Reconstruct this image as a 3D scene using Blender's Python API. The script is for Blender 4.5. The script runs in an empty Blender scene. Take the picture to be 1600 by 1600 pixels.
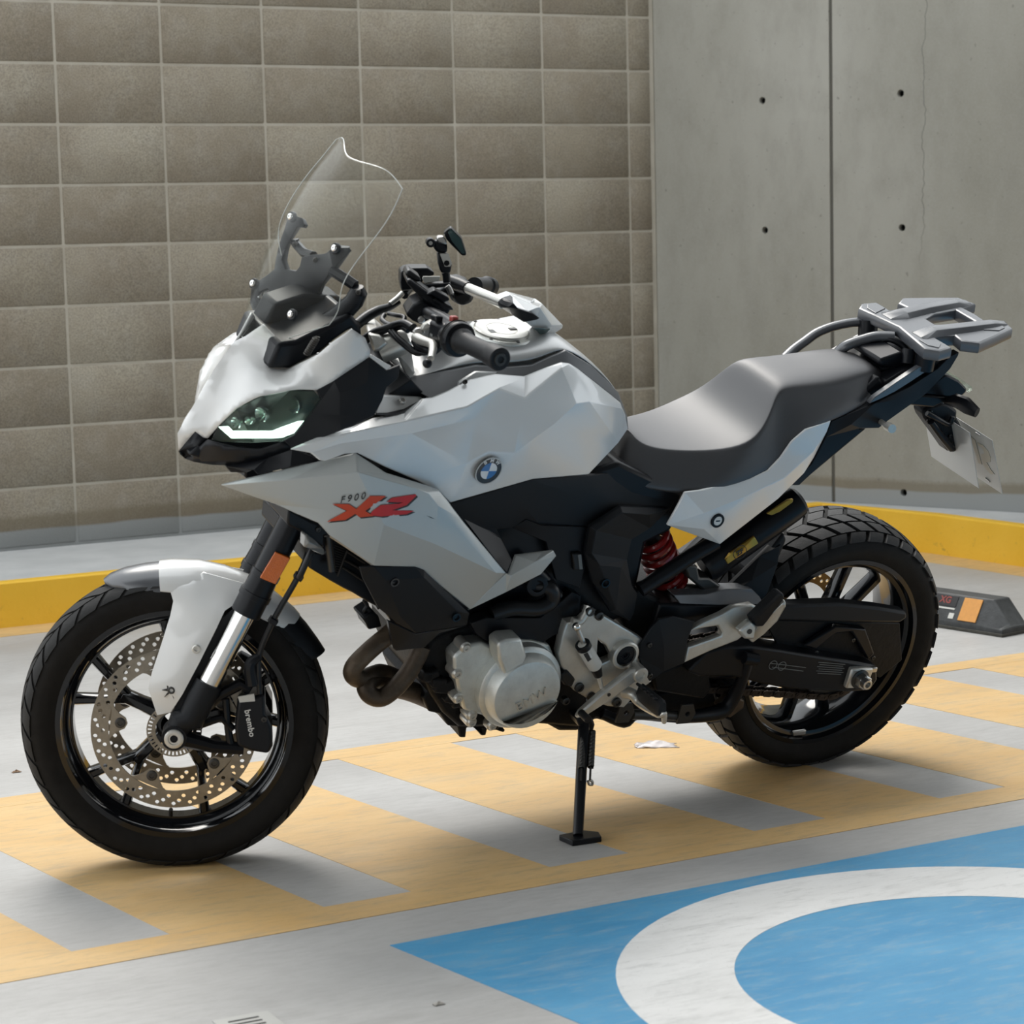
import bpy, bmesh, math, random
import numpy as np
from mathutils import Vector, Matrix
from mathutils.geometry import delaunay_2d_cdt

random.seed(7)
rng = np.random.default_rng(7)
SC = bpy.context.scene
COL = SC.collection
PI = math.pi

# ------------------------------------------------------------------ camera
FPX = 3644.82                                   # focal length in pixels of the 1600 px frame
CAM = Vector((-3.09042, -4.34694, 1.23701))
RC = Matrix(((0.8755694692, -0.4825293657, -0.0233134242),
             (-0.0789659133, -0.0953435428, -0.9923074087),
             (0.4765946801, 0.8706750370, -0.1215832673)))   # rows: right, down, forward
cd = bpy.data.cameras.new('camera')
cam = bpy.data.objects.new('camera', cd)
COL.objects.link(cam)
cd.sensor_width = 36.0
cd.lens = FPX / 1600 * 36
cd.clip_start = 0.05
m3 = Matrix((RC[0], -Vector(RC[1]), -Vector(RC[2]))).transposed()
cam.matrix_world = Matrix.Translation(CAM) @ m3.to_4x4()
cd.dof.use_dof = True
cd.dof.focus_distance = 5.3
cd.dof.aperture_fstop = 8.0
SC.camera = cam

# ------------------------------------------------------------------ light
SC.view_settings.view_transform = 'Standard'
SC.view_settings.look = 'None'
SC.view_settings.gamma = 1.0
SC.view_settings.use_curve_mapping = False
SC.view_settings.exposure = 0.0
wd = bpy.data.worlds.new('overcast_sky')
SC.world = wd
wd.use_nodes = True
_bg = wd.node_tree.nodes['Background']
_bg.inputs['Color'].default_value = (0.93, 0.97, 1.0, 1)
_bg.inputs['Strength'].default_value = 1.85
sd = bpy.data.lights.new('hazy_sun', 'SUN')
sun = bpy.data.objects.new('hazy_sun', sd)
COL.objects.link(sun)
sd.energy = 1.9
sd.angle = math.radians(26)
sd.color = (1.0, 0.955, 0.89)
sun.rotation_euler = (math.radians(-34), math.radians(10), 0)   # from behind the wall, high up

# ------------------------------------------------------------------ frames
LEAN, STEER = 0.34270016, -0.47192743
WB, RF, RR = 1.521, 0.300, 0.309
RAKE, TRAIL = math.radians(29.5), 0.1052
LIFT = 0.006
ROOT = Matrix.Translation((0, 0, LIFT)) @ Matrix.Rotation(LEAN, 4, 'X')
ROOTI = ROOT.inverted()
_o = Vector((-WB - TRAIL, 0, 0))
SM = Matrix.Translation(_o) @ Matrix.Rotation(STEER, 4, Vector((math.sin(RAKE), 0, math.cos(RAKE)))) @ Matrix.Translation(-_o)
I4 = Matrix.Identity(4)

def ray(px, py):
    r = RC.transposed() @ Vector(((px - 800) / FPX, (py - 800) / FPX, 1.0))
    return r

def hit(px, py, co, no):
    r = ray(px, py)
    return CAM + r * ((Vector(co) - CAM).dot(no) / r.dot(no))

def ground(px, py, z=0.0):
    return hit(px, py, (0, 0, z), Vector((0, 0, 1)))

def P(px, py, y):
    """photo pixel -> point of the leaning bike's own frame on its plane y = const"""
    n = ROOT.to_3x3() @ Vector((0, 1, 0))
    return ROOTI @ hit(px, py, ROOT @ Vector((0, y, 0)), n)

_RS = ROOT @ SM
_RSI = _RS.inverted()
def F(px, py, y):
    """the same in the frame of the steered front end (before steering)"""
    n = _RS.to_3x3() @ Vector((0, 1, 0))
    return _RSI @ hit(px, py, _RS @ Vector((0, y, 0)), n)

def crop(x0, y0, s):
    return (lambda x, y: (x0 + s * x, y0 + s * y))
A_ = crop(250, 180, .28125); B_ = crop(250, 480, .28125); C_ = crop(550, 330, .28125)
D_ = crop(20, 840, .33121); E_ = crop(500, 700, .3125); F_ = crop(800, 740, .3125)
G_ = crop(1000, 750, .3125); H_ = crop(1150, 430, .28125); I_ = crop(900, 480, .3125)
J_ = crop(560, 340, .1125); K_ = crop(560, 470, .1125); L_ = crop(700, 400, .125)
M_ = crop(380, 320, .125); N_ = crop(420, 780, .125); O_ = crop(860, 920, .125)
Q_ = crop(1320, 460, .16875); T_ = crop(860, 1080, .175)
X_ = crop(0, 0, 1.0)

# ------------------------------------------------------------------ materials
MATS = {}
def mat(name, col, rough=.5, metal=0.0, coat=0.0, coat_rough=.05, noise=0.0, nscale=30, bump=0.0, bscale=200,
        emit=None, estr=0.0, spec=.5, rvar=0.0, rnd=0.0):
    m = bpy.data.materials.new(name)
    m.use_nodes = True
    nt = m.node_tree
    b = nt.nodes['Principled BSDF']
    b.inputs['Base Color'].default_value = (*col, 1)
    b.inputs['Roughness'].default_value = rough
    b.inputs['Metallic'].default_value = metal
    b.inputs['Coat Weight'].default_value = coat
    b.inputs['Coat Roughness'].default_value = coat_rough
    b.inputs['Specular IOR Level'].default_value = spec
    if emit:
        b.inputs['Emission Color'].default_value = (*emit, 1)
        b.inputs['Emission Strength'].default_value = estr
    tc = None
    if noise or bump or rvar or rnd:
        tc = nt.nodes.new('ShaderNodeTexCoord')
    if noise or rvar:
        n = nt.nodes.new('ShaderNodeTexNoise')
        n.inputs['Scale'].default_value = nscale
        n.inputs['Detail'].default_value = 6
        n.inputs['Roughness'].default_value = .65
        nt.links.new(tc.outputs['Object'], n.inputs['Vector'])
        if noise:
            r = nt.nodes.new('ShaderNodeMapRange')
            r.inputs['From Min'].default_value = .3
            r.inputs['From Max'].default_value = .7
            r.inputs['To Min'].default_value = 1 - noise
            r.inputs['To Max'].default_value = 1 + noise
            nt.links.new(n.outputs['Fac'], r.inputs['Value'])
            x = nt.nodes.new('ShaderNodeVectorMath')
            x.operation = 'SCALE'
            x.inputs[0].default_value = col
            nt.links.new(r.outputs['Result'], x.inputs['Scale'])
            nt.links.new(x.outputs['Vector'], b.inputs['Base Color'])
        if rvar:
            r = nt.nodes.new('ShaderNodeMapRange')
            r.inputs['From Min'].default_value = .3
            r.inputs['From Max'].default_value = .7
            r.inputs['To Min'].default_value = max(.02, rough - rvar)
            r.inputs['To Max'].default_value = min(1, rough + rvar)
            nt.links.new(n.outputs['Fac'], r.inputs['Value'])
            nt.links.new(r.outputs['Result'], b.inputs['Roughness'])
    if bump:
        n2 = nt.nodes.new('ShaderNodeTexNoise')
        n2.inputs['Scale'].default_value = bscale
        n2.inputs['Detail'].default_value = 4
        nt.links.new(tc.outputs['Object'], n2.inputs['Vector'])
        bp = nt.nodes.new('ShaderNodeBump')
        bp.inputs['Strength'].default_value = bump
        bp.inputs['Distance'].default_value = .003
        nt.links.new(n2.outputs['Fac'], bp.inputs['Height'])
        nt.links.new(bp.outputs['Normal'], b.inputs['Normal'])
    MATS[name] = m
    return m

class NG:
    """tiny node-graph builder for the big surfaces"""
    def __init__(s, name):
        s.m = bpy.data.materials.new(name); s.m.use_nodes = True
        s.nt = s.m.node_tree; s.b = s.nt.nodes['Principled BSDF']
        MATS[name] = s.m
        s.pos = s.nt.nodes.new('ShaderNodeNewGeometry').outputs['Position']
    def n(s, t, **kw):
        x = s.nt.nodes.new(t)
        for k, v in kw.items(): setattr(x, k, v)
        return x
    def l(s, a, b): s.nt.links.new(a, b)
    def noise(s, scale, detail=5, rough=.6, vec=None, stretch=None):
        n = s.n('ShaderNodeTexNoise')
        n.inputs['Scale'].default_value = scale; n.inputs['Detail'].default_value = detail
        n.inputs['Roughness'].default_value = rough
        v = vec if vec is not None else s.pos
        if stretch:
            mp = s.n('ShaderNodeMapping'); mp.inputs['Scale'].default_value = stretch[:3]
            if len(stretch) > 3: mp.inputs['Rotation'].default_value = (0, 0, stretch[3])
            s.l(v, mp.inputs['Vector']); v = mp.outputs['Vector']
        s.l(v, n.inputs['Vector'])
        return n.outputs['Fac']
    def rng(s, v, a, b, c, d):
        r = s.n('ShaderNodeMapRange'); r.inputs['From Min'].default_value = a; r.inputs['From Max'].default_value = b
        r.inputs['To Min'].default_value = c; r.inputs['To Max'].default_value = d
        s.l(v, r.inputs['Value']); return r.outputs['Result']
    def mix(s, f, a, b, mode='MIX'):
        x = s.n('ShaderNodeMix', data_type='RGBA', blend_type=mode)
        for i, v in ((0, f), (6, a), (7, b)):
            if isinstance(v, (int, float)): x.inputs[i].default_value = v
            elif isinstance(v, tuple): x.inputs[i].default_value = (*v, 1)
            else: s.l(v, x.inputs[i])
        return x.outputs[2]
    def math(s, op, a, b=0.0):
        x = s.n('ShaderNodeMath', operation=op)
        for i, v in ((0, a), (1, b)):
            if isinstance(v, (int, float)): x.inputs[i].default_value = v
            else: s.l(v, x.inputs[i])
        return x.outputs[0]
    def bump(s, h, strength=.3, dist=.003):
        b = s.n('ShaderNodeBump'); b.inputs['Strength'].default_value = strength; b.inputs['Distance'].default_value = dist
        s.l(h, b.inputs['Height']); s.l(b.outputs['Normal'], s.b.inputs['Normal'])
    def done(s, col, rough):
        if isinstance(col, tuple): s.b.inputs['Base Color'].default_value = (*col, 1)
        else: s.l(col, s.b.inputs['Base Color'])
        if isinstance(rough, (int, float)): s.b.inputs['Roughness'].default_value = rough
        else: s.l(rough, s.b.inputs['Roughness'])
        return s.m

# ------------------------------------------------------------------ mesh builder
class MB:
    def __init__(s, M=None):
        s.v = []; s.f = []; s.M = M
    def add(s, vs, fs):
        o = len(s.v)
        s.v += [Vector(q) for q in vs]
        s.f += [[i + o for i in f] for f in fs]
        return s
    def box(s, c, size, R=None):
        hx, hy, hz = size[0] / 2, size[1] / 2, size[2] / 2
        vs = [Vector((x * hx, y * hy, z * hz)) for x in (-1, 1) for y in (-1, 1) for z in (-1, 1)]
        if R is not None: vs = [R @ q for q in vs]
        vs = [q + Vector(c) for q in vs]
        return s.add(vs, [(0, 1, 3, 2), (4, 6, 7, 5), (0, 4, 5, 1), (2, 3, 7, 6), (0, 2, 6, 4), (1, 5, 7, 3)])
    def prism(s, pts, d):
        """extrude polygon pts (3D) along vector d"""
        n = len(pts); d = Vector(d)
        vs = [Vector(q) for q in pts] + [Vector(q) + d for q in pts]
        fs = [list(range(n))[::-1], list(range(n, 2 * n))]
        fs += [(i, (i + 1) % n, n + (i + 1) % n, n + i) for i in range(n)]
        return s.add(vs, fs)
    def rings(s, rings, closed=True, cap=True):
        n = len(rings[0]); k = len(rings)
        vs = [q for r in rings for q in r]; fs = []
        for a in range(k - 1):
            for i in range(n if closed else n - 1):
                j = (i + 1) % n
                fs.append((a * n + i, a * n + j, (a + 1) * n + j, (a + 1) * n + i))
        if cap and closed:
            fs.append(list(range(n))[::-1]); fs.append([(k - 1) * n + i for i in range(n)])
        return s.add(vs, fs)
    def tube(s, path, r, n=10, cap=True, sx=1.0, smooth=0):
        path = [Vector(q) for q in path]
        if smooth: path, r = spline(path, r, smooth)
        rs = r if isinstance(r, (list, tuple)) else [r] * len(path)
        up = None; rings = []
        for i, q in enumerate(path):
            t = (path[min(i + 1, len(path) - 1)] - path[max(i - 1, 0)])
            if t.length < 1e-9: t = Vector((0, 0, 1))
            t.normalize()
            if up is None:
                up = Vector((0, 1, 0)) if abs(t.y) < .8 else Vector((0, 0, 1))
            a = (up - t * up.dot(t)).normalized(); b = t.cross(a); up = a
            rings.append([q + a * (rs[i] * math.cos(2 * PI * k / n)) + b * (rs[i] * sx * math.sin(2 * PI * k / n)) for k in range(n)])
        return s.rings(rings, True, cap)
    def cyl(s, a, b, r, n=16, r2=None):
        return s.tube([a, b], [r, r if r2 is None else r2], n)
    def lathe(s, c, axis, prof, n=48, a0=0.0, a1=2 * PI):
        """prof: [(t along axis, radius)]"""
        c = Vector(c); ax = Vector(axis).normalized()
        u = Vector((0, 0, 1)) if abs(ax.z) < .9 else Vector((1, 0, 0))
        u = (u - ax * u.dot(ax)).normalized(); w = ax.cross(u)
        full = abs(a1 - a0 - 2 * PI) < 1e-6
        k = n if full else n + 1
        rings = []
        for i in range(k):
            an = a0 + (a1 - a0) * i / n
            d = u * math.cos(an) + w * math.sin(an)
            rings.append([c + ax * t + d * r for t, r in prof])
        m_ = len(prof); vs = [q for r in rings for q in r]; fs = []
        for i in range(n):
            j = (i + 1) % k
            for p in range(m_ - 1):
                fs.append((i * m_ + p, i * m_ + p + 1, j * m_ + p + 1, j * m_ + p))
        return s.add(vs, fs)
    def ball(s, c, r, n=12, sc=(1, 1, 1)):
        c = Vector(c); vs = []; fs = []
        h = n // 2
        for i in range(h + 1):
            th = PI * i / h
            for k in range(n):
                ph = 2 * PI * k / n
                vs.append(c + Vector((r * sc[0] * math.sin(th) * math.cos(ph), r * sc[1] * math.sin(th) * math.sin(ph), r * sc[2] * math.cos(th))))
        for i in range(h):
            for k in range(n):
                j = (k + 1) % n
                fs.append((i * n + k, i * n + j, (i + 1) * n + j, (i + 1) * n + k))
        return s.add(vs, fs)
    def mirror(s):
        o = MB(s.M); o.v = [Vector((q.x, -q.y, q.z)) for q in s.v]; o.f = [list(f)[::-1] for f in s.f]
        return o
    def mesh(s, name, sharp=32, xf=None):
        me = bpy.data.meshes.new(name)
        M = s.M if xf is None else xf
        vs = [(M @ q) if M is not None else q for q in s.v]
        me.from_pydata([tuple(q) for q in vs], [], [list(f) for f in s.f])
        bm = bmesh.new(); bm.from_mesh(me)
        bmesh.ops.remove_doubles(bm, verts=bm.verts, dist=1e-6)
        bmesh.ops.recalc_face_normals(bm, faces=bm.faces)
        bm.to_mesh(me); bm.free()
        finish_mesh(me, sharp)
        return me
    def build(s, name, m, parent=None, sharp=32, bevel=0.0, seg=2, label=None):
        me = s.mesh(name, sharp)
        return obj(name, me, m, parent, bevel, seg, label)

def finish_mesh(me, sharp=32):
    me.polygons.foreach_set('use_smooth', [True] * len(me.polygons))
    me.set_sharp_from_angle(angle=math.radians(sharp))
    me.update()

def obj(name, me, m, parent=None, bevel=0.0, seg=2, label=None):
    o = bpy.data.objects.new(name, me)
    COL.objects.link(o)
    if m is not None and len(me.materials) == 0:
        me.materials.append(MATS[m] if isinstance(m, str) else m)
    if parent is not None: o.parent = parent
    if bevel:
        b = o.modifiers.new('bevel', 'BEVEL'); b.width = bevel; b.segments = seg; b.limit_method = 'ANGLE'
        b.angle_limit = math.radians(35); b.harden_normals = False
    if label: o['label'] = label
    return o

def tag(o, label, cat, group=None, kind=None):
    o['label'] = label
    if cat: o['category'] = cat
    if group: o['group'] = group
    if kind: o['kind'] = kind
    return o

def spline(path, r, k):
    """Catmull-Rom resampling, k segments per span"""
    rs = list(r) if isinstance(r, (list, tuple)) else [r] * len(path)
    out = []; orr = []
    n = len(path)
    for i in range(n - 1):
        p0 = path[max(i - 1, 0)]; p1 = path[i]; p2 = path[i + 1]; p3 = path[min(i + 2, n - 1)]
        for j in range(k):
            t = j / k
            out.append(.5 * ((2 * p1) + (p2 - p0) * t + (2 * p0 - 5 * p1 + 4 * p2 - p3) * t * t + (3 * p1 - p0 - 3 * p2 + p3) * t ** 3))
            orr.append(rs[i] * (1 - t) + rs[i + 1] * t)
    out.append(path[-1].copy()); orr.append(rs[-1])
    return out, orr

def plate_mesh(name, loops, thick, xf=I4, bevel=0.0, sharp=30, res=2):
    """flat plate with holes: loops = lists of 2D points (first outer), extruded by thick along +z of xf"""
    cu = bpy.data.curves.new(name, 'CURVE'); cu.dimensions = '2D'; cu.fill_mode = 'BOTH'
    for lp in loops:
        sp = cu.splines.new('POLY'); sp.points.add(len(lp) - 1)
        for i, q in enumerate(lp): sp.points[i].co = (q[0], q[1], 0, 1)
        sp.use_cyclic_u = True
    cu.extrude = max(thick / 2 - bevel, 0); cu.bevel_depth = bevel; cu.bevel_resolution = 1
    if bevel: cu.offset = -bevel
    o = bpy.data.objects.new(name + '_tmp', cu)
    me = bpy.data.meshes.new_from_object(o)
    bpy.data.objects.remove(o); bpy.data.curves.remove(cu)
    me.transform(xf)
    if xf.determinant() < 0: me.flip_normals()
    finish_mesh(me, sharp)
    me.name = name
    return me

def circle2(c, r, n=16, a0=0):
    return [(c[0] + r * math.cos(a0 + 2 * PI * i / n), c[1] + r * math.sin(a0 + 2 * PI * i / n)) for i in range(n)]

def text_mesh(name, s, size, thick=.0008, xf=I4, shear=0.0, spacing=1.0, bold=0.0):
    cu = bpy.data.curves.new(name, 'FONT'); cu.body = s; cu.size = size; cu.extrude = thick / 2
    cu.align_x = 'CENTER'; cu.align_y = 'CENTER'; cu.shear = shear; cu.space_character = spacing
    cu.offset = bold; cu.resolution_u = 3
    o = bpy.data.objects.new(name + '_tmp', cu)
    me = bpy.data.meshes.new_from_object(o)
    bpy.data.objects.remove(o); bpy.data.curves.remove(cu)
    me.transform(xf); finish_mesh(me, 30); me.name = name
    return me

def frame3(o, xdir, ydir):
    """matrix with origin o, x axis along xdir, y axis as near ydir as possible"""
    x = Vector(xdir).normalized(); y = Vector(ydir); y = (y - x * y.dot(x)).normalized(); z = x.cross(y)
    m = Matrix((x, y, z)).transposed().to_4x4(); m.translation = Vector(o)
    return m

# ------------------------------------------------------------------ body panels
def inside(poly, x, y):
    c = False; n = len(poly)
    for i in range(n):
        x1, y1 = poly[i]; x2, y2 = poly[(i + 1) % n]
        if (y1 > y) != (y2 > y) and x < (x2 - x1) * (y - y1) / (y2 - y1) + x1: c = not c
    return c

def seg_dist(poly, x, y):
    d = 1e9; n = len(poly)
    for i in range(n):
        x1, y1 = poly[i]; x2, y2 = poly[(i + 1) % n]
        dx, dy = x2 - x1, y2 - y1
        t = max(0, min(1, ((x - x1) * dx + (y - y1) * dy) / (dx * dx + dy * dy + 1e-9)))
        d = min(d, math.hypot(x1 + t * dx - x, y1 + t * dy - y))
    return d

def panel_mb(cr, outline, inner=(), creases=(), dense=0, fr=P, M=None, holes=()):
    """surface patch: outline and inner points are (x, y in crop pixels, lateral distance in metres).
    dense > 0: smooth interpolation sampled every dense photo pixels; else plain triangulation."""
    ctl = [(*cr(a, b), l) for a, b, l in list(outline) + list(inner)]
    no = len(outline)
    poly = [(a, b) for a, b, _ in ctl[:no]]
    pts = list(ctl)
    ring = list(range(no)); hloops = []
    if dense:
        pp = np.array([c[:2] for c in ctl], float); lv = np.array([c[2] for c in ctl], float)
        sc = max(np.ptp(pp[:, 0]), np.ptp(pp[:, 1])); q = (pp - pp.mean(0)) / sc
        def U(r2): return np.where(r2 > 1e-12, .5 * r2 * np.log(r2 + 1e-300), 0)
        d2 = ((q[:, None] - q[None]) ** 2).sum(2)
        n = len(q); K = U(d2) + np.eye(n) * 1e-5
        Pm = np.hstack([np.ones((n, 1)), q])
        Lm = np.block([[K, Pm], [Pm.T, np.zeros((3, 3))]])
        w = np.linalg.solve(Lm, np.concatenate([lv, np.zeros(3)]))
        def lat(x, y):
            v = (np.array([x, y]) - pp.mean(0)) / sc
            return float(U(((q - v) ** 2).sum(1)) @ w[:n] + w[n] + v @ w[n + 1:])
        pts = []; ring = []
        for i in range(no):
            a = ctl[i]; b = ctl[(i + 1) % no]
            k = max(1, int(math.hypot(a[0] - b[0], a[1] - b[1]) / dense))
            for j in range(k):
                t = j / k; x = a[0] + (b[0] - a[0]) * t; y = a[1] + (b[1] - a[1]) * t
                ring.append(len(pts)); pts.append((x, y, a[2] + (b[2] - a[2]) * t))
        for c in ctl[no:]:
            pts.append((c[0], c[1], c[2]))
        xs = [a for a, _ in poly]; ys = [b for _, b in poly]
        y = min(ys) + dense * .5; row = 0
        while y < max(ys):
            x = min(xs) + dense * (.25 + .5 * (row % 2))
            while x < max(xs):
                if inside(poly, x, y) and seg_dist(poly, x, y) > dense * .55 and \
                   all(math.hypot(x - c[0], y - c[1]) > dense * .5 for c in ctl[no:]):
                    pts.append((x, y, lat(x, y)))
                x += dense
            y += dense * .87; row += 1
    cons = [(ring[i], ring[(i + 1) % len(ring)]) for i in range(len(ring))]
    if not dense:
        cons += [tuple(c) for c in creases]
    vs2, _, fs, ov, _, _ = delaunay_2d_cdt([Vector((a, b)) for a, b, _ in pts], cons, [ring], 1, 1e-4)
    mb = MB(M)
    v3 = []
    for i, q in enumerate(vs2):
        src = ov[i]
        l = pts[src[0]][2] if src else 0.0
        if not src:
            dd = sorted((math.hypot(q.x - c[0], q.y - c[1]), c[2]) for c in pts)[:2]
            l = (dd[0][1] * dd[1][0] + dd[1][1] * dd[0][0]) / (dd[0][0] + dd[1][0] + 1e-9)
        v3.append(fr(q.x, q.y, l))
    mb.add(v3, [list(f) for f in fs])
    return mb

def shell(mb, t):
    """give an open patch a thickness t towards +y (inwards on the left side)"""
    cnt = {}
    for f in mb.f:
        for i in range(len(f)):
            e = (f[i], f[(i + 1) % len(f)]); k = tuple(sorted(e))
            cnt.setdefault(k, []).append(e)
    n = len(mb.v)
    mb.v += [q + Vector((0, t, 0)) for q in mb.v]
    base = list(mb.f)
    mb.f += [[i + n for i in f][::-1] for f in base]
    for k, es in cnt.items():
        if len(es) == 1:
            a, b = es[0]
            mb.f.append([b, a, a + n, b + n])
    return mb

def panel(name, cr, outline, m, parent, t=.004, inner=(), creases=(), dense=0, fr=P, M=None, mirror=True, bevel=.0012, sharp=28, label=None, seg=1):
    mb = shell(panel_mb(cr, outline, inner, creases, dense, fr, M), t)
    os_ = [mb.build(name, m, parent, sharp, bevel, seg, label)]
    if mirror:
        os_.append(mb.mirror().build(name, m, parent, sharp, bevel, seg, label))
    return os_

def slab(name, cr, outline, y0, y1, m, parent, bevel=.002, fr=P, M=None, mirror=False, sharp=30, label=None, seg=2):
    pts = [fr(*cr(a, b), y0) for a, b in outline]
    mb = MB(M).prism(pts, (0, y1 - y0, 0))
    os_ = [mb.build(name, m, parent, sharp, bevel, seg, label)]
    if mirror: os_.append(mb.mirror().build(name, m, parent, sharp, bevel, seg, label))
    return os_

def on(cr, pts, fr=P):
    return [fr(*cr(a, b), l) for a, b, l in pts]

def bolt(name, c, r, m, parent, axis=(0, -1, 0), h=.006, M=None, hexr=None, mm='dark_steel'):
    mb = MB(M).lathe(c, axis, [(0, r), (h * .7, r), (h, r * .8), (h, r * .48), (h * .45, r * .45), (h * .45, .00001)], 20)
    return mb.build(name, m, parent, 35)

# ------------------------------------------------------------------ surfaces
g = NG('floor_concrete')
n1 = g.noise(1.3, 6, .6, stretch=(1, 2.2, 1)); n2 = g.noise(38, 4, .7, stretch=(.5, 1.6, 1, .1)); n3 = g.noise(260, 2)
c = g.mix(g.rng(n1, .35, .68, 0, 1), (.375, .37, .36), (.455, .45, .437))
c = g.mix(g.rng(n2, .42, .72, 0, .5), c, (.31, .30, .29))
n4 = g.noise(7, 6, .7, stretch=(.35, 1.8, 1, .08))
c = g.mix(g.rng(n4, .54, .72, 0, .45), c, (.29, .28, .27))
c = g.mix(g.rng(n3, .66, .74, 0, .5), c, (.20, .19, .18))
g.bump(n3, .12, .002)
g.done(c, g.rng(n1, .3, .7, .42, .58))

def paint(name, c0, c1, wear, wearcol):
    g = NG(name)
    a = g.noise(2.6, 5, .6, stretch=(1, 2.4, 1)); b = g.noise(26, 6, .72, stretch=(.45, 1.7, 1, .12)); d = g.noise(300, 2)
    c = g.mix(g.rng(a, .34, .66, 0, 1), c0, c1)
    c = g.mix(g.rng(b, .56 - wear, .76, 0, .8), c, wearcol)
    e = g.noise(5, 6, .75, stretch=(.5, 1.6, 1, .2))
    c = g.mix(g.rng(e, .52, .74, 0, .6), c, wearcol)
    c = g.mix(g.rng(d, .66, .76, 0, .45), c, (.14, .12, .1))
    g.bump(d, .1, .002)
    return g.done(c, g.rng(b, .3, .7, .45, .62))
paint('yellow_floor_paint', (.57, .36, .14), (.62, .42, .19), .06, (.36, .285, .18))
paint('blue_floor_paint', (.030, .225, .43), (.065, .285, .49), .05, (.20, .33, .43))
paint('white_floor_paint', (.64, .64, .63), (.72, .72, .71), .04, (.42, .42, .41))
g = NG('yellow_kerb_paint')
a = g.noise(3, 5); b = g.noise(45, 4, .7); d = g.noise(14, 6, .75)
c = g.mix(g.rng(a, .3, .7, 0, 1), (.74, .43, .022), (.82, .50, .045))
z = g.n('ShaderNodeSeparateXYZ'); g.l(g.pos, z.inputs[0])
lowm = g.rng(z.outputs['Z'], .0, .09, 1, 0)
c = g.mix(g.math('MULTIPLY', g.rng(d, .60, .66, 0, .7), lowm), c, (.16, .12, .05))
c = g.mix(g.rng(b, .64, .72, 0, .35), c, (.25, .17, .05))
g.bump(b, .35, .004)
g.done(c, .6)
g = NG('kerb_concrete')
a = g.noise(6, 5); b = g.noise(90, 3)
c = g.mix(g.rng(a, .3, .7, 0, 1), (.42, .43, .43), (.52, .525, .52))
g.bump(b, .2, .003)
g.done(c, .7)

def wall_paint(g, c, z0, zb):
    """grey skirting paint below z0 and a brown sealer band up to zb, wavy by hand"""
    z = g.n('ShaderNodeSeparateXYZ'); g.l(g.pos, z.inputs[0])
    w = g.noise(2.5, 2, vec=g.pos)
    zz = g.math('ADD', z.outputs['Z'], g.math('MULTIPLY', g.math('SUBTRACT', w, .5), .03))
    f = g.noise(120, 3)
    zz2 = g.math('ADD', zz, g.math('MULTIPLY', g.math('SUBTRACT', f, .5), .012))
    brown = g.rng(zz2, zb - .010, zb + .010, .62, 0)
    grey = g.rng(zz, z0 - .004, z0 + .004, 1, 0)
    c = g.mix(brown, c, (.155, .125, .08))
    return g.mix(grey, c, (.275, .285, .28))

g = NG('concrete_block')
oi = g.n('ShaderNodeObjectInfo')
big = g.noise(3.0, 3, .55); mid = g.noise(16, 4, .6); fine = g.noise(190, 3, .7); sp = g.noise(330, 2, .6)
c = g.mix(oi.outputs['Random'], (.275, .24, .18), (.385, .35, .275))
c = g.mix(g.rng(big, .36, .64, 0, .65), c, (.225, .185, .135))
c = g.mix(g.rng(mid, .45, .72, 0, .5), c, (.34, .315, .265))
c = g.mix(g.rng(fine, .40, .62, 0, .55), c, (.13, .108, .08))
c = g.mix(g.rng(sp, .60, .68, 0, .6), c, (.06, .055, .05))
c = g.mix(g.rng(sp, .36, .30, 0, .4), c, (.45, .41, .34))
c = wall_paint(g, c, .212, .262)
g.bump(fine, .55, .004)
g.done(c, .9)
g = NG('mortar')
a = g.noise(8, 4); b = g.noise(160, 3)
c = g.mix(g.rng(a, .3, .7, 0, 1), (.36, .33, .27), (.45, .42, .355))
c = wall_paint(g, c, .212, .262)
g.bump(b, .3, .003)
g.done(c, .9)
g = NG('cast_concrete')
a = g.noise(1.1, 5, .6, stretch=(1, 1, .45)); b = g.noise(9, 5, .65, stretch=(1, 1, .5)); d = g.noise(120, 3); e = g.noise(60, 2, .5)
c = g.mix(g.rng(a, .32, .68, 0, 1), (.25, .24, .20), (.345, .335, .295))
c = g.mix(g.rng(b, .45, .75, 0, .5), c, (.20, .19, .16))
c = g.mix(g.rng(e, .70, .76, 0, .6), c, (.09, .085, .075))
c = g.mix(g.rng(d, .4, .7, 0, .2), c, (.36, .35, .32))
tc = g.n('ShaderNodeTexCoord'); sx = g.n('ShaderNodeSeparateXYZ'); g.l(tc.outputs['Object'], sx.inputs[0])
wob = g.math('MULTIPLY', g.math('SUBTRACT', g.noise(3.2, 4, .6, vec=tc.outputs['Object'], stretch=(0, 0, 1)), .5), .16)
dist = g.math('ABSOLUTE', g.math('SUBTRACT', g.math('ADD', sx.outputs['X'], wob), 1.185))
crack = g.math('MULTIPLY', g.rng(dist, .0006, .0022, .75, 0), g.rng(sx.outputs['Z'], 1.0, 1.25, 0, 1))
c = g.mix(crack, c, (.07, .07, .065))
c = wall_paint(g, c, .205, .242)
g.bump(b, .25, .004)
g.done(c, .82)
mat('dark_hole', (.015, .015, .015), .9)
mat('soffit_concrete', (.30, .30, .29), .9, noise=.12, nscale=3)

# ------------------------------------------------------------------ floor
fl = obj('floor', MB().box((1.0, 1.0, -.06), (24, 22, .12)).mesh('floor'), 'floor_concrete')
tag(fl, 'grey smooth concrete parking floor', None, kind='structure')

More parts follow.
